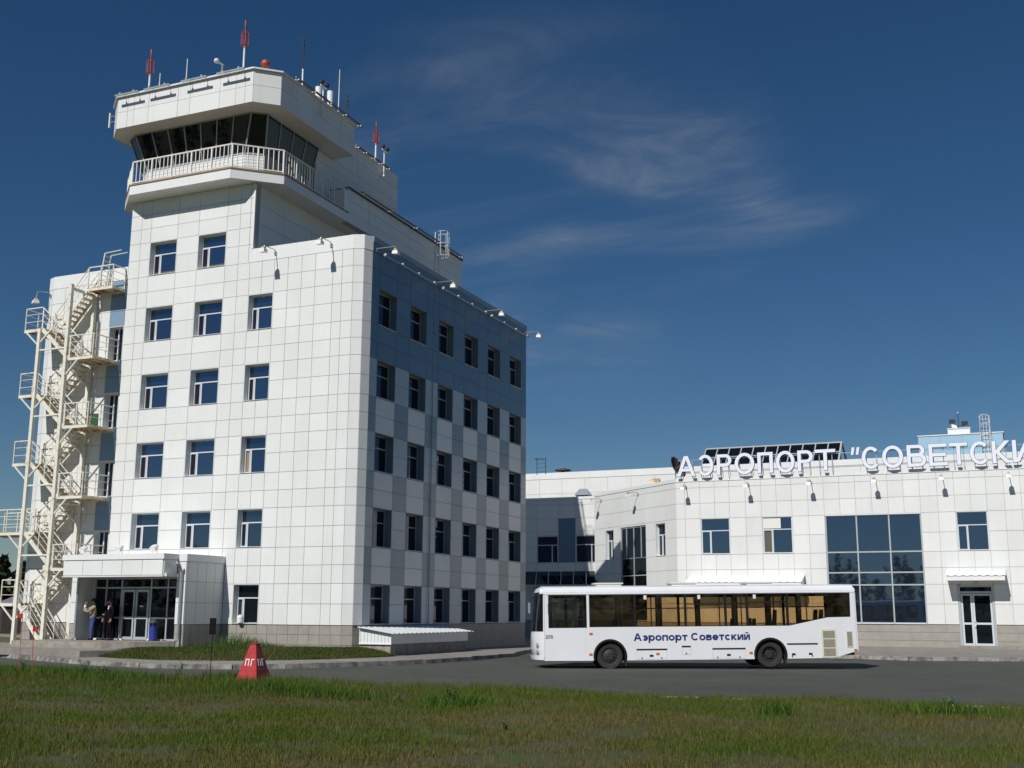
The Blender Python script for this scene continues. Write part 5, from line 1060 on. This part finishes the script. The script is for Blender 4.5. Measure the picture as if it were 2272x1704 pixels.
for loc, h, w, hh, lab in (((-1.3, -16.4, -0.3), 1.78, 0.15, 0.13, 'larger red flag on a thin stake near the fire escape'), ((0.95, -18.1, -0.3), 1.42, 0.13, 0.11, 'smaller leaning red flag on a thin stake, right of the other')):
    t = thing('stake_flag', lab, 'flag', loc, R(25), 'red flags in the grass'); lx = -0.03 if h > 1.6 else -0.07
    MB().tube([(0, 0, 0), (lx, 0, h)], 0.009, 5).build('stake', 'flag_red', t); v = MB(); n = 5
    for i in range(n+1): q = i/n; v.v += [(lx+(-w*(1-q) if h > 1.6 else w*1.1*q-0.02), 0.02*math.sin(q*6), h-hh-0.02*q), (lx+(-w*(1-q) if h > 1.6 else w*1.1*q-0.02), 0.02*math.sin(q*6+0.5), h+0.02*q*(1 if h < 1.6 else -1))]
    for i in range(n): v.f.append((2*i, 2*i+2, 2*i+3, 2*i+1)); v.mi.append(0)
    o = v.build('cloth', 'flag_red', t); md = o.modifiers.new('s', 'SOLIDIFY'); md.thickness = 0.006
BN = thing('litter_bin', 'blue litter bin with dark domed hood in the tower entrance', 'bin', (-8.75, -2.0, 0.285)); MB().tube([(0, 0, 0.05), (0, 0, 0.62)], [0.17, 0.19], 14).build('body', 'bin_blue', BN); v = MB()
for a in (0.4, 2.0, 3.6, 5.2): v.beam((0.17*math.cos(a), 0.17*math.sin(a), 0.6), (0.17*math.cos(a), 0.17*math.sin(a), 0.78), 0.03)
v.build('hood_posts', 'bin_dark', BN); MB().tube([(0, 0, 0.76), (0, 0, 0.82), (0, 0, 0.9), (0, 0, 0.93)], [0.2, 0.19, 0.12, 0.02], 14).build('hood', 'bin_dark', BN); MB().tube([(0, 0, 0), (0, 0, 0.05)], 0.2, 14).build('base', 'bin_dark', BN)
JG = thing('jug', 'white plastic jug on the ground floor window sill', 'jug', (-5.68, -0.10, 1.06)); m_ = MB(); m_.tube([(0, 0, 0), (0, 0, 0.02), (0, 0, 0.25), (0, 0, 0.31), (0, 0, 0.33)], [0.13, 0.14, 0.14, 0.11, 0.05], 12); m_.build('body', 'jug', JG); MB().tube([(0, 0, 0.33), (0, 0, 0.36)], 0.03, 8).build('cap', 'mark_white', JG)
# cellar hatch against the side wall
HT = thing('cellar_hatch', 'low white cellar hatch with corrugated roof against the side wall', 'hatch', (0.9, 4.0, ZP), world=True)
v = MB(); v.prism([(0.03, 0.45), (1.5, 0.45), (1.5, 7.7), (0.03, 7.7)], -0.3, 0.25); v.build('base', 'concrete', HT)
v = MB(); v.add([(0.03, 0.40, 0.255), (1.55, 0.40, 0.255), (1.55, 7.75, 0.255), (0.03, 7.75, 0.255), (0.03, 0.40, 0.88), (1.55, 0.40, 0.66), (1.55, 7.75, 0.66), (0.03, 7.75, 0.88)], [(0, 1, 5, 4), (1, 2, 6, 5), (2, 3, 7, 6), (3, 0, 4, 7), (4, 5, 6, 7), (3, 2, 1, 0)]); v.build('wall', 'corrugated', HT)
v = MB(); n = 74
for i in range(n+1):
    y = 0.22+7.75*i/n; a = 0.022*math.sin(2*math.pi*i/3.7); v.v += [(0.03, y, 0.94+a), (1.75, y, 0.685+a), (0.03, y, 0.925+a), (1.75, y, 0.67+a)]
for i in range(n): a = 4*i; b = a+4; v.f += [(a, b, b+1, a+1), (a+2, a+3, b+3, b+2), (a+1, b+1, b+3, a+3)]; v.mi += [0]*3
v.f += [(0, 1, 3, 2)]; v.mi += [0]; v.build('roof', 'corrugated', HT)
for i in range(9): MB().box(0.1+i*0.165, 0.385, 0.3, 0.11+i*0.165, 0.401, 0.78-0.022*i).build('rib', 'joint', HT)
MB().box(0.03, 0.37, 0.235, 1.57, 0.402, 0.285).build('sill_strip', 'frame_white', HT)

# ------------------------------------------------------------------ people
def person(label, loc, rotz, joints, mats, scale=1.0):
    # joints: dict of named points; body grown with the skin modifier
    t = thing('person', label, 'person', loc, rotz)
    def grow(name, pts, edges, rad, m, root=0, parent=t):
        me = bpy.data.meshes.new(name); me.from_pydata(pts, edges, []); o = link(name, me, parent); md = o.modifiers.new('skin', 'SKIN'); md.use_smooth_shade = True
        for i, r in enumerate(rad): sv = me.skin_vertices[0].data[i]; sv.radius = r if isinstance(r, tuple) else (r, r); sv.use_root = (i == root)
        o.modifiers.new('sub', 'SUBSURF').levels = 1; o.modifiers['sub'].render_levels = 1
        bpy.context.view_layer.update(); me2 = bpy.data.meshes.new_from_object(o.evaluated_get(bpy.context.evaluated_depsgraph_get())); o.modifiers.clear(); o.data = me2
        me2.materials.clear(); me2.materials.append(MATS[m]); me2.polygons.foreach_set('use_smooth', [True]*len(me2.polygons)); return o
    J = joints
    # body in skin: pelvis, spine, neck + limbs as one continuous mesh
    P = [J['pelvis'], J['waist'], J['chest'], J['neck'], J['head_base']]; E = [(0, 1), (1, 2), (2, 3), (3, 4)]; Rr = [(0.09, 0.07), (0.085, 0.065), (0.10, 0.07), 0.055, 0.055]
    for s in ('l', 'r'):
        i = len(P); P += [J['hip_'+s], J['knee_'+s], J['ankle_'+s], J['toe_'+s]]; E += [(0, i), (i, i+1), (i+1, i+2), (i+2, i+3)]; Rr += [0.06, 0.045, 0.036, 0.03]
        i = len(P); P += [J['sh_'+s], J['el_'+s], J['wr_'+s]]; E += [(2, i), (i, i+1), (i+1, i+2)]; Rr += [0.05, 0.038, 0.03]
    body = grow('body', P, E, Rr, 'skin')
    # clothes: slightly larger skinned tubes over the body
    up = [tuple(Vector(J['pelvis'])-Vector((0, 0, 0.10))), J['waist'], J['chest'], tuple(Vector(J['chest']).lerp(Vector(J['neck']), 0.55))]; ue = [(0, 1), (1, 2), (2, 3)]; ur = [(0.20, 0.155), (0.185, 0.145), (0.205, 0.145), (0.10, 0.09)]
    for s in ('l', 'r'): i = len(up); up += [J['sh_'+s], J['el_'+s], tuple(Vector(J['el_'+s]).lerp(Vector(J['wr_'+s]), 0.9))]; ue += [(2, i), (i, i+1), (i+1, i+2)]; ur += [0.085, 0.062, 0.046]
    grow('jacket', up, ue, ur, mats[0])
    lo = [tuple(Vector(J['pelvis'])+Vector((0, 0, 0.14))), J['pelvis']]; le = [(0, 1)]; lr = [(0.185, 0.145), (0.19, 0.148)]
    for s in ('l', 'r'): i = len(lo); lo += [J['hip_'+s], J['knee_'+s], tuple(Vector(J['ankle_'+s])-Vector((0, 0, 0.045)))]; le += [(1, i), (i, i+1), (i+1, i+2)]; lr += [0.095, 0.064, 0.054]
    grow('trousers', lo, le, lr, mats[1])
    for s in ('l', 'r'):
        a, b = Vector(J['ankle_'+s]), Vector(J['toe_'+s]); d = (b-a); d.z = 0; d.normalize(); sh = MB(); pts = [a-d*0.09, a, a+d*0.1, b+d*0.03]; sh.tube([(p.x, p.y, zz_) for p, zz_ in zip(pts, (0.045, 0.05, 0.045, 0.03))], [0.04, 0.05, 0.048, 0.03], 8); sh.smooth = True; sh.build('shoe', 'shoe', t)
    # head
    hb = Vector(J['head_base']); hd = Vector(J['look']).normalized(); rt = hd.cross(Vector((0, 0, 1))).normalized(); c = hb+Vector((0, 0, 0.12))+hd*0.015
    h = MB(); n, k = 14, 10; vs = []
    for i in range(k+1):
        th = math.pi*i/k
        for j in range(n):
            ph = 2*math.pi*j/n; l = Vector((math.sin(th)*math.cos(ph), math.sin(th)*math.sin(ph), math.cos(th))); w = 0.078*(1-0.22*max(0, -l.z)); dd = 0.098*(1-0.12*max(0, -l.z)*(1 if l.x < 0 else 0.3)); vs.append(c+rt*(l.y*w)+hd*(l.x*dd)+Vector((0, 0, l.z*0.125)))
    fs = [(i*n+j, (i+1)*n+j, (i+1)*n+(j+1) % n, i*n+(j+1) % n) for i in range(k) for j in range(n)]; h.add(vs, fs); h.smooth = True
    nz = c+hd*0.095; h.add([nz+Vector((0, 0, 0.02)), nz-Vector((0, 0, 0.03))+rt*0.016, nz-Vector((0, 0, 0.03))-rt*0.016, nz+hd*0.026-Vector((0, 0, 0.024))], [(0, 1, 3), (0, 3, 2), (1, 2, 3)])
    for sgn in (-1, 1): h.sphere(c+rt*(0.08*sgn)-Vector((0, 0, 0.005)), 0.03, 8, 5, (0.5, 0.5, 1))
    ho = h.build('head', 'skin', t)
    e_ = MB()
    for sgn in (-1, 1): e_.sphere(c+hd*0.088+rt*(0.032*sgn)+Vector((0, 0, 0.01)), 0.011, 6, 4)
    e_.add([c+hd*0.094+rt*q*0.025+Vector((0, 0, -0.056+zz_)) for q, zz_ in ((-1, 0), (1, 0), (0.8, -0.008), (-0.8, -0.008))], [(0, 1, 2, 3)]); e_.build('eyes_and_mouth', 'hair', ho)
    hr = MB(); vs = []
    for i in range(6):
        th = math.pi*0.52*i/5
        for j in range(n):
            ph = 2*math.pi*j/n; l = Vector((math.sin(th)*math.cos(ph), math.sin(th)*math.sin(ph), math.cos(th))); ext = 1.0 if l.x < 0.35 else 0.72; vs.append(c+rt*(l.y*0.088)+hd*(l.x*0.106-0.008)+Vector((0, 0, 0.012+l.z*0.132-(0.06 if (i == 5 and l.x < 0.1) else 0))))
    hr.add(vs, [(i*n+j, (i+1)*n+j, (i+1)*n+(j+1) % n, i*n+(j+1) % n) for i in range(5) for j in range(n)]); hr.smooth = True; hr.build('hair', 'hair', ho)
    # hands with five bent fingers
    for s in ('l', 'r'):
        w, e = Vector(J['wr_'+s]), Vector(J['el_'+s]); d = (w-e).normalized(); sd = d.cross(Vector((0.3, 0.2, 1))).normalized(); pn = sd.cross(d); hm = MB(); hm.tube([w-d*0.01, w+d*0.045, w+d*0.09], [0.026, 0.04, 0.036], 8)
        for q, L in ((-0.03, 0.065), (-0.01, 0.078), (0.01, 0.074), (0.03, 0.058)): b = w+d*0.085+sd*q; hm.tube([b, b+d*L*0.55+pn*0.012, b+d*L*0.8+pn*0.04], [0.0095, 0.009, 0.007], 6)
        b = w+d*0.03-sd*0.036; hm.tube([b, b+d*0.035-sd*0.022+pn*0.015, b+d*0.06-sd*0.02+pn*0.035], [0.012, 0.01, 0.008], 6); hm.smooth = True; hm.build('hand', 'skin', t)
    return t
def pose(**kw):
    J = dict(pelvis=(0, 0, 0.95), waist=(0, 0, 1.10), chest=(0, 0, 1.34), neck=(0, 0.0, 1.50), head_base=(0, -0.01, 1.545), look=(0, -1, 0.0), hip_l=(-0.095, 0, 0.90), knee_l=(-0.11, -0.03, 0.49), ankle_l=(-0.12, 0.01, 0.09), toe_l=(-0.14, -0.14, 0.035), hip_r=(0.095, 0, 0.90), knee_r=(0.11, -0.01, 0.49), ankle_r=(0.12, 0.03, 0.09), toe_r=(0.15, -0.12, 0.035),
             sh_l=(-0.19, 0.01, 1.42), el_l=(-0.25, 0.03, 1.14), wr_l=(-0.23, -0.06, 0.90), sh_r=(0.19, 0.01, 1.42), el_r=(0.25, 0.03, 1.14), wr_r=(0.23, -0.06, 0.90))
    J.update(kw); return J
PZ = 0.287
pA = person('person in khaki jacket and blue jeans, one arm raised to the face', (-12.0, -2.15, PZ), R(-25), pose(sh_l=(-0.18, -0.03, 1.42), el_l=(-0.27, -0.28, 1.30), wr_l=(-0.16, -0.30, 1.53), sh_r=(0.18, -0.05, 1.42), el_r=(0.13, -0.27, 1.22), wr_r=(-0.10, -0.33, 1.24), look=(-0.35, -1, 0.05), knee_r=(0.1, -0.06, 0.49), ankle_r=(0.08, -0.05, 0.09), toe_r=(0.1, -0.2, 0.035)), ('khaki', 'jeans'))
v = MB(); v.tube([(-0.20, -0.22, 1.335), (-0.27, -0.285, 1.31), (-0.215, -0.295, 1.42), (-0.17, -0.30, 1.51)], [0.066, 0.068, 0.056, 0.045], 8); v.smooth = True; v.build('white_sleeve', 'white_cloth', pA)
pB = person('person in dark clothes standing half hidden between the other two', (-11.45, -1.85, PZ), R(-10), pose(look=(-0.5, -1, 0.0)), ('suit', 'suit'))
pC = person('person in a black suit standing nearest the entrance door', (-11.02, -2.15, PZ), R(-30), pose(look=(-0.7, -0.7, -0.1), el_l=(-0.27, -0.05, 1.15), wr_l=(-0.16, -0.22, 1.1)), ('suit', 'suit'))
v = MB(); v.hexa([(-0.035, -0.128, 1.32), (0.035, -0.128, 1.32), (0.035, -0.11, 1.32), (-0.035, -0.11, 1.32), (-0.055, -0.10, 1.47), (0.055, -0.10, 1.47), (0.055, -0.06, 1.47), (-0.055, -0.06, 1.47)]); v.build('shirt', 'white_cloth', pC)

# ------------------------------------------------------------------ far left: shed and woods
SHD = thing('shed', 'dark low shed with grey gabled roof beyond the fire escape', 'shed', (-52, 30, -0.3), R(-42))
v = MB(); v.box(-9, 0, 0, 9, 5, 2.4); v.build('wall', 'shed_dark', SHD); v = MB(); v.add([(-9.3, -0.4, 2.35), (9.3, -0.4, 2.35), (9.3, 2.5, 3.6), (-9.3, 2.5, 3.6), (9.3, 5.4, 2.35), (-9.3, 5.4, 2.35)], [(0, 1, 2, 3), (3, 2, 4, 5), (1, 4, 2), (0, 3, 5), (0, 5, 4, 1)]); v.build('roof', 'shed_roof', SHD); MB().box(-2, -0.05, 0, -0.8, 0.0, 2.0).build('door', 'rusty_steel', SHD)
def leaf_cloud(centers, radii, n, size, tints):
    k = len(centers); idx = rng.integers(0, k, n); C_ = np.array(centers)[idx]; R_ = np.array(radii)[idx]
    d = rng.normal(size=(n, 3)); d /= np.linalg.norm(d, axis=1)[:, None]; P = C_+d*(rng.random(n)**0.45)[:, None]*R_
    a = rng.normal(size=(n, 3)); a /= np.linalg.norm(a, axis=1)[:, None]; b = np.cross(a, rng.normal(size=(n, 3))); b /= np.linalg.norm(b, axis=1)[:, None]
    s = (size*(0.6+0.8*rng.random(n)))[:, None]; V = np.stack([P-a*s, P+b*s*0.7, P+a*s, P-b*s*0.7], 1).reshape(-1, 3)
    return V, np.repeat(tints[rng.integers(0, len(tints), n)], 4, 0)
def np_mesh(name, V, quads, tint, m):
    me = bpy.data.meshes.new(name); nq = len(quads); k = quads.shape[1]; me.vertices.add(len(V)); me.vertices.foreach_set('co', V.ravel()); me.loops.add(nq*k); me.loops.foreach_set('vertex_index', quads.ravel().astype(np.int32)); me.polygons.add(nq); me.polygons.foreach_set('loop_start', np.arange(0, nq*k, k, dtype=np.int32)); me.polygons.foreach_set('loop_total', np.full(nq, k, dtype=np.int32))
    at = me.color_attributes.new('tint', 'FLOAT_COLOR', 'POINT'); c = np.ones((len(V), 4)); c[:, :3] = tint; at.data.foreach_set('color', c.ravel()); me.materials.append(MATS[m]); me.update(calc_edges=True); me.validate(); return me
TT = np.array([(0.030, 0.048, 0.018), (0.040, 0.060, 0.022), (0.022, 0.036, 0.015), (0.05, 0.068, 0.028)])
def tree(label, x, y, h, spread, kind, group='trees beyond the shed', leaves=900):
    t = thing('tree', label, 'tree', (x, y, -0.37), random.uniform(0, 6), group); v = MB(); v.tube([(0, 0, 0), (0.1, 0, h*0.4), (0, 0.1, h*0.9)], [h*0.022, h*0.016, h*0.004], 7); cs = []; rs = []
    for k in range(14):
        q = 0.22+0.74*k/13; r = spread*(1-q)*1.25+0.25 if kind == 'conifer' else spread*math.sin(math.pi*min(1, q*0.95+0.05))**0.6; a = k*2.4; e = (r*0.6*math.cos(a), r*0.6*math.sin(a), h*q); cs.append(e); rs.append((r*0.62, r*0.62, h*0.085)); v.tube([(0, 0, h*q*0.85), e], [0.06, 0.02], 5)
    v.build('trunk', 'bark', t); V, T = leaf_cloud(cs, rs, leaves, 0.30, TT); o = link('crown', np_mesh('crown', V, np.arange(len(V)).reshape(-1, 4), T, 'foliage'), t)
tl = [('tall conifer', 'conifer'), ('bushy broadleaf tree', 'round'), ('slender conifer', 'conifer'), ('wide dark conifer', 'conifer'), ('rounded broadleaf tree', 'round'), ('ragged conifer', 'conifer')]
for n in range(6): u = n/5; tree('%s in the dark wood left of fire escape, %s from frame edge' % (tl[n][0], ['first', 'second', 'third', 'fourth', 'fifth', 'sixth'][n]), -86+u*11+random.uniform(-1, 1), 52+u*9+random.uniform(-1, 1), random.uniform(7.0, 8.4), 2.4, tl[n][1])
# distant woods around the airfield as one mass
NT = 640; cs = []; rs = []; 
for n in range(NT):
    a = R(100)+R(330)*n/NT+random.uniform(-0.01, 0.01); D = random.uniform(150, 215) if a > R(160) else random.uniform(120, 200); D *= 1.6 if math.sin(a) < -0.2 else 1.0
    x, y = 10+D*math.cos(a), 0+D*math.sin(a); h = random.uniform(8, 12)*(D/190)
    if -60 < x < 60 and y > -60 and y < 80: continue
    for q in (0.25, 0.5, 0.75, 0.93): cs.append((x, y, h*q)); rr = h*0.26*(1.15-q); rs.append((rr, rr, h*0.16))
V, T = leaf_cloud(cs, rs, 60000, 0.75, TT); o = link('distant_woods', np_mesh('distant_woods', V, np.arange(len(V)).reshape(-1, 4), T, 'foliage')); o['kind'] = 'stuff'; o['label'] = 'dark woods ringing the airfield in the distance'; o['category'] = 'woods'

# ------------------------------------------------------------------ grass
def noise2(x, y, s, seed):
    r = np.random.default_rng(seed); o = np.zeros_like(x); am = 1.0; tot = 0
    for k in range(4):
        ph = r.random(6)*6.28; f = s*2**k; o += am*(np.sin(x*f*1.0+ph[0]+1.7*np.sin(y*f*0.7+ph[1]))*np.cos(y*f*1.1+ph[2]+1.3*np.sin(x*f*0.6+ph[3]))); tot += am; am *= 0.55
    return o/tot
def blades(x, y, z, h, w, tint):
    n = len(x); a = rng.random(n)*6.283; dx_, dy_ = np.cos(a), np.sin(a); ln = (rng.random(n)*0.7+0.1)*h; la = rng.random(n)*6.283
    bx, by = np.cos(la)*ln, np.sin(la)*ln
    V = np.empty((n, 5, 3)); w2 = w/2
    V[:, 0] = np.stack([x-dx_*w2, y-dy_*w2, z-0.02], 1); V[:, 1] = np.stack([x+dx_*w2, y+dy_*w2, z-0.02], 1)
    V[:, 2] = np.stack([x+dx_*w2*0.7+bx*0.35, y+dy_*w2*0.7+by*0.35, z+h*0.6], 1); V[:, 3] = np.stack([x-dx_*w2*0.7+bx*0.35, y-dy_*w2*0.7+by*0.35, z+h*0.6], 1)
    V[:, 4] = np.stack([x+bx, y+by, z+h], 1)
    i = np.arange(n)*5; tri = np.concatenate([np.stack([i, i+1, i+2], 1), np.stack([i, i+2, i+3], 1), np.stack([i+3, i+2, i+4], 1)]); return V.reshape(-1, 3), tri, np.repeat(tint, 5, 0)
fzv = np.vectorize(fz)
def field_pts(n):
    # sample more densely near the camera, inside the visible wedge
    d = 10+24*rng.random(n)**1.15; a = YAW+R(27)*(2*rng.random(n)-1); x = CAM.x-np.sin(a)*d/np.cos(a-YAW); y = CAM.y+np.cos(a)*d/np.cos(a-YAW)
    e = np.interp(x, [p[0] for p in NEAR], [p[1] for p in NEAR]); k = (y < e-0.02+0.22*np.sin(x*2.1)*np.sin(x*5.3+1)+0.18*rng.random(len(x))) & (y > -60); return x[k], y[k], e[k]
def mixc_(g, dry, t): return g*(1-t[:, None])+dry*t[:, None]
x, y, e = field_pts(430000)
p1 = noise2(x, y, 0.5, 1); p2 = noise2(x, y, 1.9, 2); p3 = noise2(x, y, 0.28, 3)
near_e = np.clip((y-(e-7))/7, 0, 1); left = np.clip((8-x)/14, 0, 1)
keep = rng.random(len(x)) < np.clip(0.58+1.0*p2+0.5*p1+0.4*near_e, 0.06, 1); x, y, e, p1, p2, p3, near_e, left = [q[keep] for q in (x, y, e, p1, p2, p3, near_e, left)]
n = len(x); h = (0.045+0.05*rng.random(n)+0.05*np.clip(p3+0.1, 0, 1)+(0.05+0.12*np.clip((16-x)/10, 0, 1))*near_e**1.5*rng.random(n)+0.06*left*near_e)*(0.6+0.7*rng.random(n))
dry = np.clip(0.44-0.95*p1-0.62*near_e-0.2*left+0.45*(rng.random(n)-0.4), 0, 1)
green = np.array([0.056, 0.104, 0.010]); green2 = np.array([0.112, 0.140, 0.016]); straw = np.array([0.165, 0.130, 0.045])
tint = mixc_(mixc_(np.tile(green, (n, 1)), np.tile(green2, (n, 1)), np.clip(rng.random(n)*0.8+0.3*p3+0.25*near_e, 0, 1)), np.tile(straw, (n, 1)), dry)*(0.72+0.70*rng.random(n))[:, None]
V, Tr, C_ = blades(x, y, fzv(x, y), h, 0.005+0.006*rng.random(n), tint)
o = link('field_grass', np_mesh('field_grass', V, Tr, C_, 'grass')); o['kind'] = 'stuff'; o['label'] = 'patchy green and straw grass filling the foreground'; o['category'] = 'grass'
# lush bright clumps of taller grass
CLUMP = [(-3.6, -14.6, 1.6, 1.2), (-1.2, -15.6, 1.6, 0.9), (1.2, -16.6, 2.0, 0.9), (3.2, -17.0, 1.6, 0.8), (8.6, -18.6, 1.3, 0.6), (9.6, -19.2, 1.2, 0.5), (11.2, -19.6, 1.4, 0.5), (14.4, -20.0, 0.9, 0.5), (21.0, -19.6, 0.35, 0.25), (23.9, -18.6, 0.8, 0.4), (26.5, -18.2, 0.9, 0.4), (5.6, -15.9, 0.7, 0.4)]
xs2, ys2 = [], []
for cx_, cy_, sx_, sy_ in CLUMP: k = int(900*sx_*sy_+250); xs2.append(rng.normal(cx_, sx_*0.6, k)); ys2.append(rng.normal(cy_, sy_*0.6, k))
x, y = np.concatenate(xs2), np.concatenate(ys2); ee = np.interp(x, [p[0] for p in NEAR], [p[1] for p in NEAR]); k = y < ee-0.1; x, y = x[k], y[k]; n = len(x)
h = (0.12+0.22*rng.random(n)); tint = mixc_(np.tile(np.array([0.050, 0.125, 0.014]), (n, 1)), np.tile(np.array([0.105, 0.175, 0.024]), (n, 1)), rng.random(n))*(0.6+0.6*rng.random(n))[:, None]; V, Tr, C_ = blades(x, y, fzv(x, y), h, 0.010+0.012*rng.random(n), tint)
o = link('tall_grass', np_mesh('tall_grass', V, Tr, C_, 'grass')); o['kind'] = 'stuff'; o['label'] = 'brighter taller grass tufts along the road side of the field'; o['category'] = 'grass'
# feathery seed stems along the road edge
n = 9000; x = rng.uniform(-9, 28, n); e = np.interp(x, [p[0] for p in NEAR], [p[1] for p in NEAR]); y = e-0.05-rng.random(n)**1.5*5; h = (0.14+0.26*rng.random(n))*(0.55+0.45*np.clip((18-x)/10, 0, 1)); tint = mixc_(np.tile(green2, (n, 1)), np.tile(np.array([0.17, 0.14, 0.08]), (n, 1)), 0.3+0.5*rng.random(n))
V, Tr, C_ = blades(x, y, fzv(x, y), h, np.full(n, 0.0045), tint); o = link('seed_stems', np_mesh('seed_stems', V, Tr, C_, 'grass')); o['kind'] = 'stuff'; o['label'] = 'thin feathery grass stems along the road edge'; o['category'] = 'grass'
# lawn by the tower
n = 26000; t = rng.random(n); s = rng.random(n)*(len(LE)-1); i = s.astype(int); f = s-i; le, li = np.array(LE), np.array(LI)
A = le[i]*(1-f)[:, None]+le[i+1]*f[:, None]; B = li[i]*(1-f)[:, None]+li[i+1]*f[:, None]; P = A+(B-A)*t[:, None]; z = ZP+0.005+0.22*(1-(1-t)**2)
tall = np.exp(-((P[:, 0]+5.2)**2+(P[:, 1]+0.8)**2)/1.6); h = (0.05+0.07*rng.random(n)+0.05*t)*(1+5.0*tall*rng.random(n)); pn = noise2(P[:, 0], P[:, 1], 0.9, 21); dry = np.clip(0.25-0.6*pn+0.2*rng.random(n)-tall, 0, 1)
tint = mixc_(np.tile(np.array([0.060, 0.105, 0.022]), (n, 1)), np.tile(straw*0.8, (n, 1)), dry)*(0.7+0.6*rng.random(n))[:, None]; tint = tint*(1+0.5*tall[:, None])
V, Tr, C_ = blades(P[:, 0], P[:, 1], z, h, 0.016+0.012*rng.random(n), tint); o = link('lawn_grass', np_mesh('lawn_grass', V, Tr, C_, 'grass')); o['kind'] = 'stuff'; o['label'] = 'short green lawn around the foot of the tower'; o['category'] = 'grass'
# leafy weeds standing out of the grass
def weed(label, x, y, h, n):
    t = thing('weed', label, 'plant', (x, y, fz(x, y)-0.01), random.uniform(0, 6), 'leafy weeds in the field'); v = MB(); lf = MB()
    for k in range(n):
        a = random.uniform(0, 6.28); l = h*random.uniform(0.6, 1.0); tip = Vector((math.cos(a)*l*0.3, math.sin(a)*l*0.3, l)); v.tube([(0, 0, 0), tip*0.5+Vector((0, 0, l*0.08)), tip], [0.008, 0.006, 0.003], 5)
        for q in range(9):
            s_ = 0.2+0.8*q/8; p = tip*s_; b = random.uniform(0, 6.28); d = Vector((math.cos(b), math.sin(b), 0.35)); w_ = Vector((-math.sin(b), math.cos(b), 0))*0.025; L = h*0.24*(1.15-0.6*s_); lf.add([p, p+d*L*0.5+w_, p+d*L, p+d*L*0.5-w_], [(0, 1, 2, 3)])
    v.build('stem', 'weed', t); lf.build('leaves', 'weed', t)
for lab, x, y, h, n in (('upright leafy weed between the red flags and the black board', 3.9, -15.75, 0.6, 5), ('broad dark leafy weed in mid field below the bus front', 14.4, -20.0, 0.45, 9), ('low leafy weed clump nearest the left frame edge', -2.6, -15.0, 0.45, 9), ('tallest leafy weed clump right of the smaller flag', 1.3, -16.6, 0.5, 10), ('leafy weed clump left of the upright weed', 2.4, -17.0, 0.42, 10), ('leafy weed clump just right of the red marker', 9.4, -19.2, 0.36, 9), ('leafy weed at the right end of the field', 24.0, -18.6, 0.4, 8), ('small leafy weed in the lower middle of the field', 17.6, -24.5, 0.22, 5)): weed(lab, x, y, h, n)
for o in WORLD_ROOTS: del o['keep_world']
